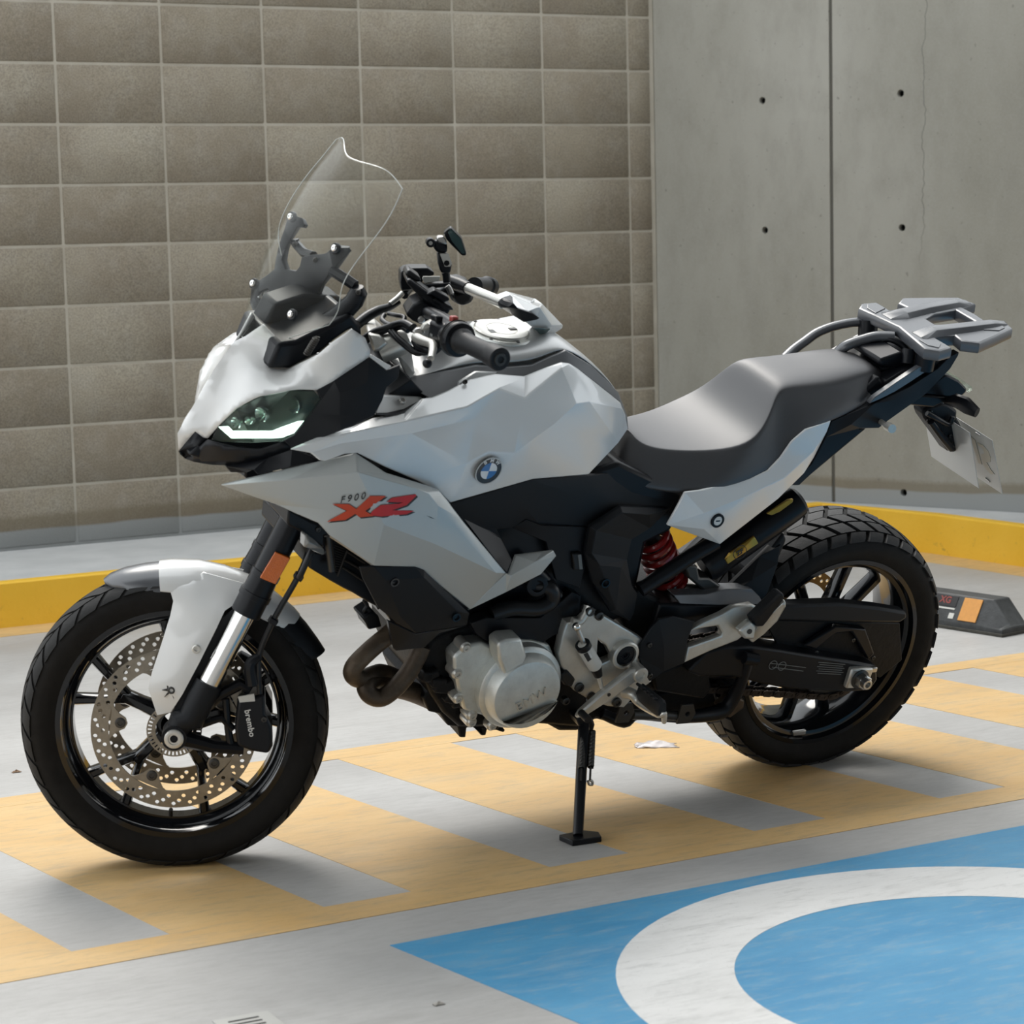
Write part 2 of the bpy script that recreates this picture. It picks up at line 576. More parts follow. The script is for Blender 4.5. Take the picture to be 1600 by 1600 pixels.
_zp = [0.0]
def sheet(name, loops, m, z=.0004):
    me = plate_mesh(name, loops, .0012, Matrix.Translation((0, 0, z)))
    return obj(name, me, m, fl)
SL = -.125
Y0, Y1, Y2, Y3 = -.592, -.489, .565, .648
GAPS = []
x = -.442 - .482 * 6
for k in range(16):
    GAPS.append(x); x += .482
xl, xr = -3.6, 4.4
sheet('yellow_border_line', [[(xl, Y0 - .03), (xr, Y0 + .01), (xr, Y1 + .01), (xl, Y1 - .03)]], 'yellow_floor_paint')
sheet('yellow_border_line', [[(xl, Y2), (xr, Y2 + .05), (xr, Y3 + .06), (xl, Y3)]], 'yellow_floor_paint')
for i in range(len(GAPS) - 1):
    a = GAPS[i] + .182; b = GAPS[i + 1]
    s0 = SL * (Y2 - Y1)
    sheet('yellow_stripe', [[(a - SL * -.04 * -1, Y1 - .04), (b - SL * -.04 * -1, Y1 - .04), (b + s0 + SL * .04, Y2 + .04), (a + s0 + SL * .04, Y2 + .04)]], 'yellow_floor_paint', .0001)
bl = [(-1.402, -.783), (2.2, -.755), (2.2, -2.6), (-1.14, -2.6)]
sheet('blue_parking_bay', [bl], 'blue_floor_paint')
sheet('white_ring', [circle2((-.62, -1.455), .625, 96), circle2((-.62, -1.455), .428, 96)], 'white_floor_paint', .0010)

# ------------------------------------------------------------------ block wall
WPSI = 0.01089
WO = Vector((-.48833, 3.64253, 2.04918))          # a joint crossing of the grid
WX = Vector((math.cos(WPSI), math.sin(WPSI), 0)); WN = Vector((math.sin(WPSI), -math.cos(WPSI), 0))
BWD, BHT = .37247 * 1.055, .2 * 1.055
CORN = Vector((1.99021, 3.66952, 0))
WTOP = WO.z + BHT * 2
def wall_pt(u, z, d=0): return WO + WX * u + Vector((0, 0, z - WO.z)) + WN * d
wlen = (CORN - WO).dot(WX)
u0 = -BWD * 6
pts = [wall_pt(u0, -.02, -.0022), wall_pt(wlen, -.02, -.0022), wall_pt(wlen, WTOP, -.0022), wall_pt(u0, WTOP, -.0022)]
wb = MB().prism(pts, -WN * .18).build('wall_back', 'mortar')
tag(wb, 'brown concrete block wall behind the motorcycle', None, kind='structure')
def block_mesh(w):
    mb = MB().box((0, .012, 0), (w - .010, .026, BHT - .010))
    bm = bmesh.new(); me = mb.mesh('block', 30); bm.from_mesh(me)
    bmesh.ops.bevel(bm, geom=list(bm.edges), offset=.003, segments=1, affect='EDGES'); bm.to_mesh(me); bm.free()
    finish_mesh(me, 60); me.materials.append(MATS['concrete_block'])
    return me
bm_full = block_mesh(BWD); lastw = wlen - 6 * BWD
bm_half = block_mesh(lastw - .014)
rot = Matrix.Rotation(WPSI, 4, 'Z')
for c_ in range(-6, 7):
    for r_ in range(-2, 9):
        w = BWD if c_ < 6 else lastw - .014
        u = c_ * BWD + w / 2
        o = obj('block', bm_full if c_ < 6 else bm_half, None, wb)
        o.matrix_local = Matrix.Translation(wall_pt(u, WO.z - (r_ + .5) * BHT)) @ rot @ Matrix.Translation((0, random.uniform(-.0012, .0006), 0))
# bottom course, cut by the kerb
bh = WO.z - 9 * BHT
# ------------------------------------------------------------------ cast concrete wall
AW = math.radians(25)
RX = Vector((math.sin(AW), -math.cos(AW), 0)); RNn = Vector((-math.cos(AW), -math.sin(AW), 0))
wr = bpy.data.objects.new('wall_right', None); COL.objects.link(wr)
wr.matrix_world = frame3(CORN, RX, (0, 0, 1)) @ Matrix.Rotation(-PI / 2, 4, 'X') if False else Matrix.Translation(CORN) @ Matrix.Rotation(math.atan2(RX.y, RX.x), 4, 'Z')
tag(wr, 'grey cast concrete wall with form-tie holes on the right', None, kind='structure')
# local frame: x along the wall, z up, -y into the room
def cpanel(x0, x1, holes):
    loops = [[(x0, -.02), (x1, -.02), (x1, WTOP + .1), (x0, WTOP + .1)]] + [circle2(h, .0135, 14) for h in holes]
    me = plate_mesh('concrete_panel', loops, .05, Matrix.Translation((0, .025, 0)) @ Matrix.Rotation(PI / 2, 4, 'X'), .002)
    o = obj('concrete_panel', me, 'cast_concrete', wr)
    for h in holes:
        MB().lathe((h[0], .016, h[1]), (0, 1, 0), [(0, .0145), (.035, .010), (.035, .00001)], 14).build('tie_hole', 'dark_hole', wr)
H1 = [(.497, 1.698), (.503, 1.198), (.505, .69)]
H2 = [(1.09, 1.695), (1.094, 1.197), (1.098, .69), (1.098, .195)]
cpanel(0.0, .790, H1)
cpanel(.804, 2.45, H2 + [(1.75, 1.69), (1.75, 1.195), (1.75, .69), (1.75, .19)])
cpanel(2.464, 4.2, [])
obj('backing', MB().box((2.1, .12, 1.2), (4.3, .13, 2.75)).mesh('backing'), 'cast_concrete', wr)
mat('joint_grey', (.10, .095, .08), .9)
MB().box((.797, .032, 1.2), (.016, .05, 2.6)).build('joint_filler', 'joint_grey', wr)

# ------------------------------------------------------------------ kerb (one continuous L)
KH = .147
kf = [Vector((-3.6, 2.86, 0)), Vector((2.265, 2.93, 0)), Vector((2.36, 2.4, 0)), Vector((2.40, 1.93, 0)), Vector((2.62, -.4, 0))]
kb = [WO + WX * u0, CORN.copy(), CORN + RX * .8, CORN + RX * 1.5, CORN + RX * 4.1]
for q in kb: q.z = 0
ke = bpy.data.objects.new('kerb', None); COL.objects.link(ke)
tag(ke, 'long low kerb with yellow painted face along both walls', None, kind='structure')
def kerb_part(name, pa, pb, m, zt):
    mb = MB()
    n = len(pa)
    mb.rings([[Vector((a.x, a.y, -.01)), Vector((b.x, b.y, -.01)), Vector((b.x, b.y, zt)), Vector((a.x, a.y, zt))] for a, b in zip(pa, pb)])
    return mb.build(name, m, ke, 30, .006, 2)
def off(pl, d):
    out = []
    for i, q in enumerate(pl):
        t = (pl[min(i + 1, len(pl) - 1)] - pl[max(i - 1, 0)]).normalized()
        out.append(q + Vector((-t.y, t.x, 0)) * d)
    return out
kerb_part('kerb_face', kf, off(kf, .055), 'yellow_kerb_paint', KH)
kerb_part('kerb_top', off(kf, .05), kb, 'kerb_concrete', KH - .002)
kl = off(kf, -.16)
sheet('yellow_kerb_line', [[(q.x, q.y) for q in kf] + [(q.x, q.y) for q in reversed(kl)]], 'yellow_floor_paint')

# ------------------------------------------------------------------ unseen roof slab and wall, added to block sky on the camera's side
cl = MB().box((0, -5.1, 3.75), (20, 7.8, .25)).build('added_ceiling', 'soffit_concrete')
wf_ = MB().box((0, -8.9, 1.8), (20, .2, 3.9)).build('added_wall_front', 'soffit_concrete')
tag(wf_, 'plain concrete wall added out of view behind the camera to darken that side', None, kind='structure')
tag(cl, 'concrete roof slab over the near half of the car park', None, kind='structure')

# ------------------------------------------------------------------ bike materials
mat('white_paint', (.74, .745, .735), .24, .0, coat=.9, coat_rough=.06)
mat('silver_white_paint', (.74, .76, .765), .27, .12, coat=.9, coat_rough=.07)
mat('silver_paint', (.47, .495, .49), .34, .35, coat=.4, coat_rough=.2)
mat('tank_silver', (.45, .46, .46), .36, .45, coat=.3, coat_rough=.25)
mat('tank_grey', (.13, .135, .14), .45, .2)
mat('black_plastic', (.0085, .010, .0125), .46, spec=.22, bump=.12, bscale=900)
mat('satin_black', (.0065, .0075, .010), .34, spec=.25)
mat('gloss_black', (.005, .006, .008), .12, spec=.35, coat=.25)
mat('engine_black', (.0075, .0075, .008), .5, spec=.2, noise=.3, nscale=40, bump=.3, bscale=120)
mat('rack_plastic', (.075, .08, .09), .27, spec=1.0, bump=.04, bscale=1200)
mat('seat_vinyl', (.034, .034, .038), .46, spec=1.0, bump=.12, bscale=1500)
mat('grip_rubber', (.010, .011, .013), .5, spec=.3, bump=.15, bscale=800)
mat('tyre_rubber', (.008, .0075, .007), .72, spec=.25, noise=.35, nscale=30, bump=.2, bscale=500)
mat('tread_rubber', (.024, .024, .025), .6, spec=.45, noise=.35, nscale=60, bump=.25, bscale=500)
mat('front_tread_rubber', (.012, .012, .012), .7, spec=.35, noise=.35, nscale=60, bump=.2, bscale=500)
mat('cast_aluminium', (.66, .68, .655), .36, .7, noise=.12, nscale=30, bump=.25, bscale=600)
mat('bare_aluminium', (.62, .61, .57), .34, .65, noise=.10, nscale=25, bump=.1, bscale=400)
mat('dark_steel', (.07, .068, .065), .4, .8)
mat('steel', (.55, .54, .52), .3, .95)
mat('chrome', (.78, .77, .75), .10, 1.0)
mat('disc_steel', (.27, .245, .205), .36, .85, noise=.15, nscale=60)
mat('gold', (.42, .27, .05), .34, .75, noise=.1, nscale=40)
mat('gold_disc', (.32, .22, .10), .38, .8)
mat('exhaust_steel', (.085, .062, .042), .5, .5, noise=.5, nscale=14, bump=.25, bscale=150)
mat('spring_red', (.30, .012, .012), .3, coat=.5)
mat('chain_steel', (.05, .038, .03), .55, .6, noise=.4, nscale=80)
mat('amber_reflector', (.62, .13, .006), .25, coat=.6, bump=.6, bscale=500)
mat('radiator_fin', (.02, .019, .018), .6, .4)
mat('cable_black', (.008, .009, .011), .35, spec=.35)
mat('badge_black', (.01, .01, .012), .25, coat=.6)
mat('badge_white', (.78, .80, .82), .28, coat=.6)
mat('badge_blue', (.03, .17, .45), .28, coat=.6)
mat('decal_red', (.52, .018, .02), .35)
mat('decal_orange', (.55, .055, .014), .35)
mat('decal_dark', (.018, .017, .018), .4)
mat('label_white', (.60, .59, .55), .5)
mat('print_white', (.72, .72, .70), .45)
mat('print_grey', (.16, .17, .17), .5)
mat('plate_white', (.50, .50, .48), .32, coat=.3)
mat('plate_glyph', (.52, .47, .38), .4)
mat('led_white', (.9, 1, .96), .3, emit=(.86, 1.0, .93), estr=3.2)
mat('lamp_chrome', (.7, .73, .72), .12, .95)
mat('indicator_lens', (.20, .20, .19), .12, coat=.8)
mat('mirror_glass', (.06, .10, .10), .05, .3, coat=1.0)
mat('headlight_inner', (.016, .026, .02), .25)
mat('red_switch', (.35, .05, .04), .4)

def glassy(name, tint, milk, ior=1.45, gloss=1.0):
    m = bpy.data.materials.new(name); m.use_nodes = True; nt = m.node_tree
    nt.nodes.remove(nt.nodes['Principled BSDF']); out = nt.nodes['Material Output']
    tr = nt.nodes.new('ShaderNodeBsdfTransparent'); tr.inputs['Color'].default_value = (*tint, 1)
    gl = nt.nodes.new('ShaderNodeBsdfGlossy'); gl.inputs['Roughness'].default_value = .03
    df = nt.nodes.new('ShaderNodeBsdfDiffuse'); df.inputs['Color'].default_value = (.8, .82, .8, 1)
    lw = nt.nodes.new('ShaderNodeLayerWeight'); lw.inputs['Blend'].default_value = .5
    pw = nt.nodes.new('ShaderNodeMath'); pw.operation = 'POWER'; pw.inputs[1].default_value = 4.0
    nt.links.new(lw.outputs['Facing'], pw.inputs[0])
    fr = nt.nodes.new('ShaderNodeMath'); fr.operation = 'MULTIPLY_ADD'; fr.inputs[1].default_value = gloss; fr.inputs[2].default_value = .007
    nt.links.new(pw.outputs[0], fr.inputs[0])
    mx = nt.nodes.new('ShaderNodeMixShader'); mx.inputs['Fac'].default_value = milk
    nt.links.new(tr.outputs[0], mx.inputs[1]); nt.links.new(df.outputs[0], mx.inputs[2])
    m2 = nt.nodes.new('ShaderNodeMixShader')
    nt.links.new(fr.outputs[0], m2.inputs['Fac'])
    nt.links.new(mx.outputs[0], m2.inputs[1]); nt.links.new(gl.outputs[0], m2.inputs[2])
    nt.links.new(m2.outputs[0], out.inputs['Surface'])
    MATS[name] = m
glassy('screen_acrylic', (.985, .99, .98), .009, gloss=.15)
glassy('lens_clear', (.90, .97, .93), .015, gloss=.5)

mat('edge_highlight', (.55, .57, .55), .2, coat=.5)

# ------------------------------------------------------------------ motorcycle
BIKE = bpy.data.objects.new('motorcycle', None)
COL.objects.link(BIKE)
BIKE.matrix_world = ROOT
tag(BIKE, 'white and silver sport touring motorcycle leaning on its side stand', 'motorcycle')

def yz_profile_mirror(half):
    return [(-t, r) for t, r in half] + [(t, r) for t, r in reversed(half)]

# ---- wheels -----------------------------------------------------------------
def wheel_local(cx, cz, steer):
    return (SM if steer else I4) @ Matrix.Translation((cx, 0, cz))
WF = wheel_local(-WB, RF, True)
WR = wheel_local(0, RR, False)

def tyre(name, M, R, w, rim_r, m):
    h = w / 2
    half = [(h * .80, rim_r - .004), (h * .86, rim_r + .008), (h * .97, rim_r + (R - rim_r) * .30), (h * 1.0, rim_r + (R - rim_r) * .48),
            (h * .985, rim_r + (R - rim_r) * .60)]
    crown = []
    r_sh = rim_r + (R - rim_r) * .62
    for k in range(0, 9):
        a = k / 8 * PI / 2
        crown.append((h * .975 * math.cos(a), r_sh + (R - r_sh) * math.sin(a)))
    half += crown
    prof = [(-t, r) for t, r in half] + [(t, r) for t, r in reversed(half[:-1])]
    mb = MB(M).lathe((0, 0, 0), (0, 1, 0), prof, 96)
    return mb.build(name, m, BIKE, 40), (h, r_sh)

def tread(tyre_o, M, R, h, r_sh, rows, n, m, depth, gap, chev):
    """tread blocks on the crown: rows = [(a0, a1)] angles of the crown section in degrees, both sides"""
    for (a0, a1, ph, sk) in rows:
        for side in (-1, 1):
            vs = []
            da = 2 * PI / n; hw = da * (1 - gap) / 2
            K = 3
            grid = []
            for j in range(K + 1):
                a = math.radians(a0 + (a1 - a0) * j / K)
                # a=0 crown, 90 shoulder
                y = side * h * .975 * math.sin(a); r = r_sh + (R - r_sh) * math.cos(a)
                row = []
                for q in (-1, 0, 1):
                    th = q * hw + sk * (j / K - .5) * da * chev
                    if q == 0: pass
                    row.append((y, r, th, a))
                grid.append(row)
            def pt(y, r, th, a, d):
                ny = side * math.sin(a); nr = math.cos(a)
                yy = y + ny * d; rr = r + nr * d
                return Vector((rr * math.sin(th), yy, rr * math.cos(th)))
            top = [[pt(y, r, th * .94, a, depth) for (y, r, th, a) in row] for row in grid]
            bot = [[pt(y, r, th, a, -.003) for (y, r, th, a) in row] for row in grid]
            # pointed ends for the hexagonal look
            vs = [q for row in top for q in row] + [q for row in bot for q in row]
            nn = (K + 1) * 3; fs = []
            for j in range(K):
                for i in range(2):
                    fs.append((j * 3 + i, j * 3 + i + 1, (j + 1) * 3 + i + 1, (j + 1) * 3 + i))
            loop = [0, 1, 2] + [j * 3 + 2 for j in range(1, K + 1)] + [K * 3 + 1, K * 3] + [j * 3 for j in range(K - 1, 0, -1)]
            for i in range(len(loop)):
                a_, b_ = loop[i], loop[(i + 1) % len(loop)]
                fs.append((a_, a_ + nn, b_ + nn, b_))
            me = MB().add(vs, fs).mesh('tread_block', 35)
            me.materials.append(MATS[m])
            for k in range(n):
                o = obj('tread_block', me, None, tyre_o)
                o.matrix_local = M @ Matrix.Rotation(2 * PI * (k + ph) / n, 4, 'Y')

ft, (fh, frs) = tyre('front_tyre', WF, RF - .003, .122, .224, 'tyre_rubber')
tread(ft, WF, RF - .003, fh, frs, [(1, 34, 0, 1.0), (38, 74, .5, -.6)], 34, 'front_tread_rubber', .003, .13, .9)
rt, (rh, rrs) = tyre('rear_tyre', WR, RR - .006, .178, .226, 'tyre_rubber')
tread(rt, WR, RR - .006, rh, rrs, [(0.5, 19, 0, .55), (22, 44, .5, .45), (47, 74, 0, -.35)], 36, 'tread_rubber', .006, .20, .8)

def rim(name, M, w, r_out, r_in, hubr, hubw, spokes, off, half, m, rfork, sw):
    h = w / 2
    prof = [(-h - .004, r_out - .006), (-h - .004, r_out + .004), (-h + .002, r_out + .004), (-h + .004, r_out - .004), (-h + .012, r_in + .012), (-h + .03, r_in + .004), (-.018, r_in),
            (.018, r_in), (h - .03, r_in + .004), (h - .012, r_in + .012), (h - .004, r_out - .004), (h - .002, r_out + .004), (h + .004, r_out + .004), (h + .004, r_out - .006)]
    # closed ring: outer well
    well = [(h - .01, r_out - .012), (0, r_in + .022), (-h + .01, r_out - .012)]
    mb = MB(M).lathe((0, 0, 0), (0, 1, 0), prof + well + [prof[0]], 96)
    o = mb.build(name, m, BIKE, 35)
    MB(M).lathe((0, 0, 0), (0, 1, 0), [(-hubw, hubr * .75), (-hubw, hubr), (-hubw * .5, hubr * 1.08), (0, hubr * 1.3), (hubw * .5, hubr * 1.08), (hubw, hubr), (hubw, hubr * .75)], 40).build('hub', m, o, 30)
    for k in range(spokes):
        a = off + 2 * PI * k / spokes
        def pol(r, an, y): return Vector((r * math.cos(an), y, r * math.sin(an)))
        mb = MB(M)
        def bar(p, q, w0, w1, d0, d1):
            t = (q - p).normalized(); s_ = t.cross(Vector((0, 1, 0))).normalized(); Y = Vector((0, 1, 0))
            rings = []
            for (c_, w_, d_) in ((p, w0, d0), ((p + q) / 2, (w0 + w1) / 2 * .86, (d0 + d1) / 2), (q, w1, d1)):
                rings.append([c_ + s_ * (w_ * x_) + Y * (d_ * y_) for x_, y_ in ((-1, -.55), (-.6, -1), (.6, -1), (1, -.55), (1, .55), (.6, 1), (-.6, 1), (-1, .55))])
            mb.rings(rings)
        if rfork > 0:
            bar(pol(hubr * .8, a, 0), pol(rfork + .008, a, 0), sw * 1.35, sw * 1.1, .030, .020)
            for sg in (-1, 1):
                bar(pol(rfork - .012, a, 0), pol(r_in + .006, a + sg * half, 0), sw * .8, sw * .95, .018, .016)
        else:
            for sg in (-1, 1):
                bar(pol(hubr * .8, a + sg * .28, 0), pol(r_in + .006, a + sg * half, 0), sw * .9, sw, .024, .017)
        mb.build('spoke', m, o, 35, .002, 1)
    return o
fr_ = rim('front_rim', WF, .096, .226, .198, .036, .052, 5, math.radians(14), math.radians(13.5), 'gloss_black', .108, .0115)
rr_ = rim('rear_rim', WR, .146, .228, .196, .045, .06, 5, math.radians(60), math.radians(15), 'gloss_black', 0, .0125)
# valve stems
MB(WF).tube([(.0, -.035, -.19), (.0, -.05, -.172)], .004, 8).build('valve_stem', 'dark_steel', fr_)
# balance weight on the rear rim
MB(WR).box((-.035, -.066, -.206), (.035, .008, .012)).build('balance_weight', 'steel', rr_, 30, .002)

# ---- brake discs ------------------------------------------------------------
def disc(name, M, y, r0, r1, m, nb, ang, thick=.0045, tab=.104, hole=.0042, rows=((.146, 0), (.137, .33), (.152, .66)), nh=30):
    loops = [circle2((0, 0), r0, 96), circle2((0, 0), r1, 96)]
    for (rr, ph) in rows:
        for k in range(nh):
            an = 2 * PI * (k + ph) / nh
            loops.append(circle2((rr * math.cos(an), rr * math.sin(an)), hole, 10))
    X = M @ Matrix.Translation((0, y, 0)) @ Matrix.Rotation(PI / 2, 4, 'X')
    d = obj(name, plate_mesh(name, loops, thick, X), m, BIKE)
    for k in range(nb):
        an = ang + 2 * PI * k / nb
        def pl(r, a): return (r * math.cos(an + a), r * math.sin(an + a))
        lp = [pl(r1 + .004, -.34), pl(r1 - .004, -.25), pl(tab + .006, -.17), pl(tab - .009, -.11), pl(tab - .014, 0), pl(tab - .009, .11), pl(tab + .006, .17), pl(r1 - .004, .25), pl(r1 + .004, .34)]
        t = obj('disc_tab', plate_mesh('disc_tab', [lp], thick * .9, X), m, d)
        MB(X).lathe((*pl(tab, 0), -.0035), (0, 0, 1), [(0, .0001), (0, .0105), (.007, .0105), (.0078, .009), (.0078, .005), (.006, .0045), (.006, .0001)], 20).build('bobbin', 'dark_steel', d, 30)
    return d
disc('brake_disc', WF, -.0725, .160, .1265, 'disc_steel', 5, math.radians(32))
disc('brake_disc', WF, .0725, .160, .1265, 'disc_steel', 5, math.radians(32))
disc('rear_brake_disc', WR, .085, .132, .100, 'gold_disc', 5, math.radians(20), rows=((.122, 0), (.113, .5)), nh=28, tab=.085)
# ABS sensor ring (slotted)
lp = [circle2((0, 0), .053, 64), circle2((0, 0), .036, 48)]
for k in range(40):
    an = 2 * PI * k / 40
    def pl(r, a): return (r * math.cos(an + a), r * math.sin(an + a))
    lp.append([pl(.043, -.035), pl(.0505, -.035), pl(.0505, .035), pl(.043, .035)])
XA = WF @ Matrix.Translation((0, -.084, 0)) @ Matrix.Rotation(PI / 2, 4, 'X')
obj('sensor_ring', plate_mesh('sensor_ring', lp, .002, XA), 'disc_steel', BIKE)

# ---- forks --------------------------------------------------------------------
FY = .112
ax_f = Vector((-WB, 0, RF))
top_t = F(456.7, 809, -FY); low_t = F(325.8, 1068.8, -FY); mid_t = F(388.4, 949.4, -FY)
fdir = (top_t - low_t).normalized()
for sg in (-1, 1):
    def S(v): return Vector((v.x, -sg * v.y * 1.0, v.z)) if sg > 0 else v
    def mk(p): return Vector((p.x, sg * FY, p.z))
    a = mk(low_t - fdir * .0); b = mk(mid_t + fdir * .02); u = mk(mid_t); tp = mk(mid_t + fdir * .47)
    MB(SM).tube([mk(low_t - fdir * .02), b], .0215, 28).build('fork_stanchion', 'chrome', BIKE)
    up = MB(SM)
    up.tube([u - fdir * .012, u + fdir * .022, u + fdir * .0225, u + fdir * .034, u + fdir * .0345, u + fdir * .066, u + fdir * .0665, u + fdir * .078, u + fdir * .0785, tp],
            [.0295, .0295, .0315, .0315, .0295, .0275, .029, .029, .0265, .0265], 28)
    ft_o = up.build('fork_tube', 'satin_black', BIKE, 25)
    # lower casting: from the stanchion down to the axle lug
    lug = Vector((-WB + .002, sg * FY, RF))
    lo = MB(SM)
    lo.tube([a + fdir * .004, a - fdir * .03, mk(low_t - fdir * .075), lug + fdir * .03, lug - fdir * .005], [.0265, .0275, .027, .026, .02], 24)
    lo.cyl(lug + Vector((0, -.026, 0)), lug + Vector((0, .026, 0)), .024, 28)
    lo_o = lo.build('fork_lower', 'black_plastic', BIKE, 35)
    o_ = Vector((0, sg, 0))
    MB(SM).lathe(lug + o_ * .024, o_, [(0, .0001), (0, .0185), (.006, .0185), (.007, .0165), (.007, .0115), (.0045, .0105), (.0045, .0075), (-.004, .0075), (-.004, .0001)], 28).build('axle_end', 'bare_aluminium', lo_o, 30)
    # caliper with mounting arms
    if sg < 0:
        cal_pts = [(1062, 765), (1145, 748), (1188, 735), (1192, 830), (1222, 890), (1226, 985), (1206, 1022), (1130, 1010), (1060, 985), (1046, 900), (1056, 810)]
        mb = MB(SM).prism([F(*D_(x_, y_), -.118) for x_, y_ in cal_pts], (0, .072, 0))
        mbm = MB(SM).prism([F(*D_(x_, y_), -.118) for x_, y_ in cal_pts], (0, .072, 0)).mirror()
        cal = mb.build('brake_caliper', 'satin_black', BIKE, 30, .006, 2)
        c2 = mbm.build('brake_caliper', 'satin_black', BIKE, 30, .006, 2)
        arm = MB(SM)
        arm.tube([lug + Vector((.012, 0, -.006)), F(*D_(950, 985), -.10), F(*D_(1090, 995), -.10)], [.018, .013, .012], 10)
        arm.tube([F(*D_(905, 800), -.10), F(*D_(980, 740), -.10), F(*D_(1075, 690), -.10), F(*D_(1120, 720), -.10)], [.013, .011, .012, .012], 10)
        arm.tube([F(*D_(880, 880), -.10), F(*D_(985, 850), -.10), F(*D_(1040, 905), -.10)], [.010, .008, .008], 8)
        arm.tube([F(*D_(1005, 760), -.10), F(*D_(1015, 900), -.10), F(*D_(1030, 985), -.10)], [.007, .007, .008], 8)
        arm.build('caliper_arm', 'satin_black', lo_o, 35)
        arm.mirror().build('caliper_arm', 'satin_black', lo_o, 35)
        # lettering, running down the caliper
        a0 = F(*D_(1103, 800), -.1185); a1 = F(*D_(1132, 950), -.1185)
        X = SM @ frame3((a0 + a1) / 2 + Vector((0, -.0012, 0)), a1 - a0, Vector((-(a1 - a0).z, 0, (a1 - a0).x)) * -1)
        if (X.to_3x3() @ Vector((0, 0, 1))).dot(SM.to_3x3() @ Vector((0, -1, 0))) < 0:
            X = SM @ frame3((a0 + a1) / 2 + Vector((0, -.0012, 0)), a1 - a0, Vector((-(a1 - a0).z, 0, (a1 - a0).x)))
        obj('lettering', text_mesh('lettering', 'brembo', .0165, .0008, X, spacing=1.05, bold=.0003), 'print_white', cal)
        MB(SM).prism([F(*D_(x_, y_), -.120) for x_, y_ in ((1062, 752), (1138, 738), (1143, 772), (1070, 778))], (0, .004, 0)).build('pad_plate', 'label_white', cal)
        bolt('bolt', F(*D_(880, 890), -.114), .007, 'dark_steel', cal, M=SM)
        bolt('bolt', F(*D_(1185, 855), -.118), .006, 'dark_steel', cal, M=SM)
        bolt('bolt', F(*D_(1150, 660), -.112), .006, 'dark_steel', cal, M=SM)
        # reflector on the tube
        q = [F(*D_(x_, y_), -FY - .033) for x_, y_ in ((1238, 68), (1310, 98), (1240, 222), (1165, 190))]
        MB(SM).prism(q, (0, .012, 0)).build('reflector', 'amber_reflector', ft_o, 30, .0015)
# hose from the caliper
hp = [(1165, 735, -.115), (1160, 640, -.118), (1166, 540, -.12), (1225, 400, -.13), (1262, 330, -.135), (1345, 185, -.14), (1385, 90, -.13), (1400, -10, -.10)]
MB(SM).tube([F(*D_(x_, y_), l) for x_, y_, l in hp], .0058, 10, smooth=6).build('brake_hose', 'cable_black', BIKE)
for x_, y_, l in ((1228, 392, -.13), (1348, 183, -.14)):
    a = F(*D_(x_, y_), l)
    MB(SM).box(a, (.018, .02, .012), Matrix.Rotation(math.radians(30), 3, 'Y')).build('hose_clip', 'satin_black', BIKE, 30, .002)
MB(SM).tube([F(*D_(1130, 690), -.115), F(*D_(1120, 600), -.12), F(*D_(1165, 560), -.12)], [.014, .012, .008], 10, smooth=4).build('hose_fitting', 'satin_black', BIKE)

# ---- front fender: lofted shell over the tyre ----------------------------------
def fender_part(name, cl, m, t=.003):
    """cl: list of (px, py, halfwidth, drop) of the crown line"""
    rings = []
    cs = [F(px, py, 0.0) for px, py, *_ in cl]
    outer = []; inn = []
    for i, (px, py, hw, dr) in enumerate(cl):
        c_ = cs[i]
        rad = (c_ - ax_f).normalized()
        ro = []; ri = []
        K = 12
        for k in range(K + 1):
            s_ = -1 + 2 * k / K
            y = hw * math.sin(s_ * PI / 2 * .98)
            d = dr * (1 - math.cos(s_ * PI / 2 * .98)) ** 1.0
            p_ = c_ + Vector((0, y, 0)) - rad * d
            ro.append(p_)
            inw = (-rad + Vector((0, -s_, 0)) * .8).normalized()
            ri.append(p_ + inw * t)
        rings.append(ro + ri[::-1])
    return MB(SM).rings(rings).build(name, m, BIKE, 40)
fender_part('fender_tip', [(162, 904, .012, .008), (172, 896, .035, .022), (195, 887, .052, .034), (225, 881, .058, .042), (249, 878, .060, .048)], 'rack_plastic')
fender_part('front_fender', [(249, 876, .063, .046), (268, 874, .065, .05), (311, 875, .067, .052), (352, 884, .067, .052), (391, 899, .066, .05), (430, 925, .062, .046), (460, 950, .055, .038), (469, 960, .045, .03)], 'white_paint')
fender_part('fender_tail', [(462, 955, .055, .04), (480, 975, .055, .046), (497, 998, .05, .045), (508, 1015, .035, .03)], 'black_plastic')
# side arms reaching down to the axle
arm_out = [(735, 225, -.058), (757, 300, -.072), (742, 370, -.078), (700, 505, -.09), (655, 640, -.10), (640, 715, -.104), (660, 775, -.106), (681, 838, -.107), (745, 824, -.11),
           (800, 740, -.118), (880, 590, -.118), (960, 430, -.11), (1000, 345, -.098), (1060, 305, -.080), (1085, 215, -.058), (900, 165, -.046)]
panel('fender_arm', D_, arm_out, 'white_paint', BIKE, .005, inner=[(830, 330, -.086), (780, 500, -.105), (720, 690, -.114), (850, 250, -.072), (950, 290, -.082)], dense=9, fr=F, M=SM, bevel=0, sharp=40)
bolt('bolt', F(*D_(866, 524), -.112), .0085, 'bare_aluminium', BIKE, M=SM)
bolt('bolt', F(*D_(748, 718), -.112), .0075, 'dark_steel', BIKE, M=SM)
# chipped paint around the lower bolt
cp = []
for k in range(14):
    an = 2 * PI * k / 14; r_ = (44 if k % 2 else 20) * (1 + .3 * math.sin(k * 2.7))
    cp.append((748 + r_ * math.cos(an), 720 + r_ * .8 * math.sin(an)))
MB(SM).prism([F(*D_(x_, y_), -.1150) for x_, y_ in cp], (0, .003, 0)).build('paint_chip', 'decal_dark', BIKE)
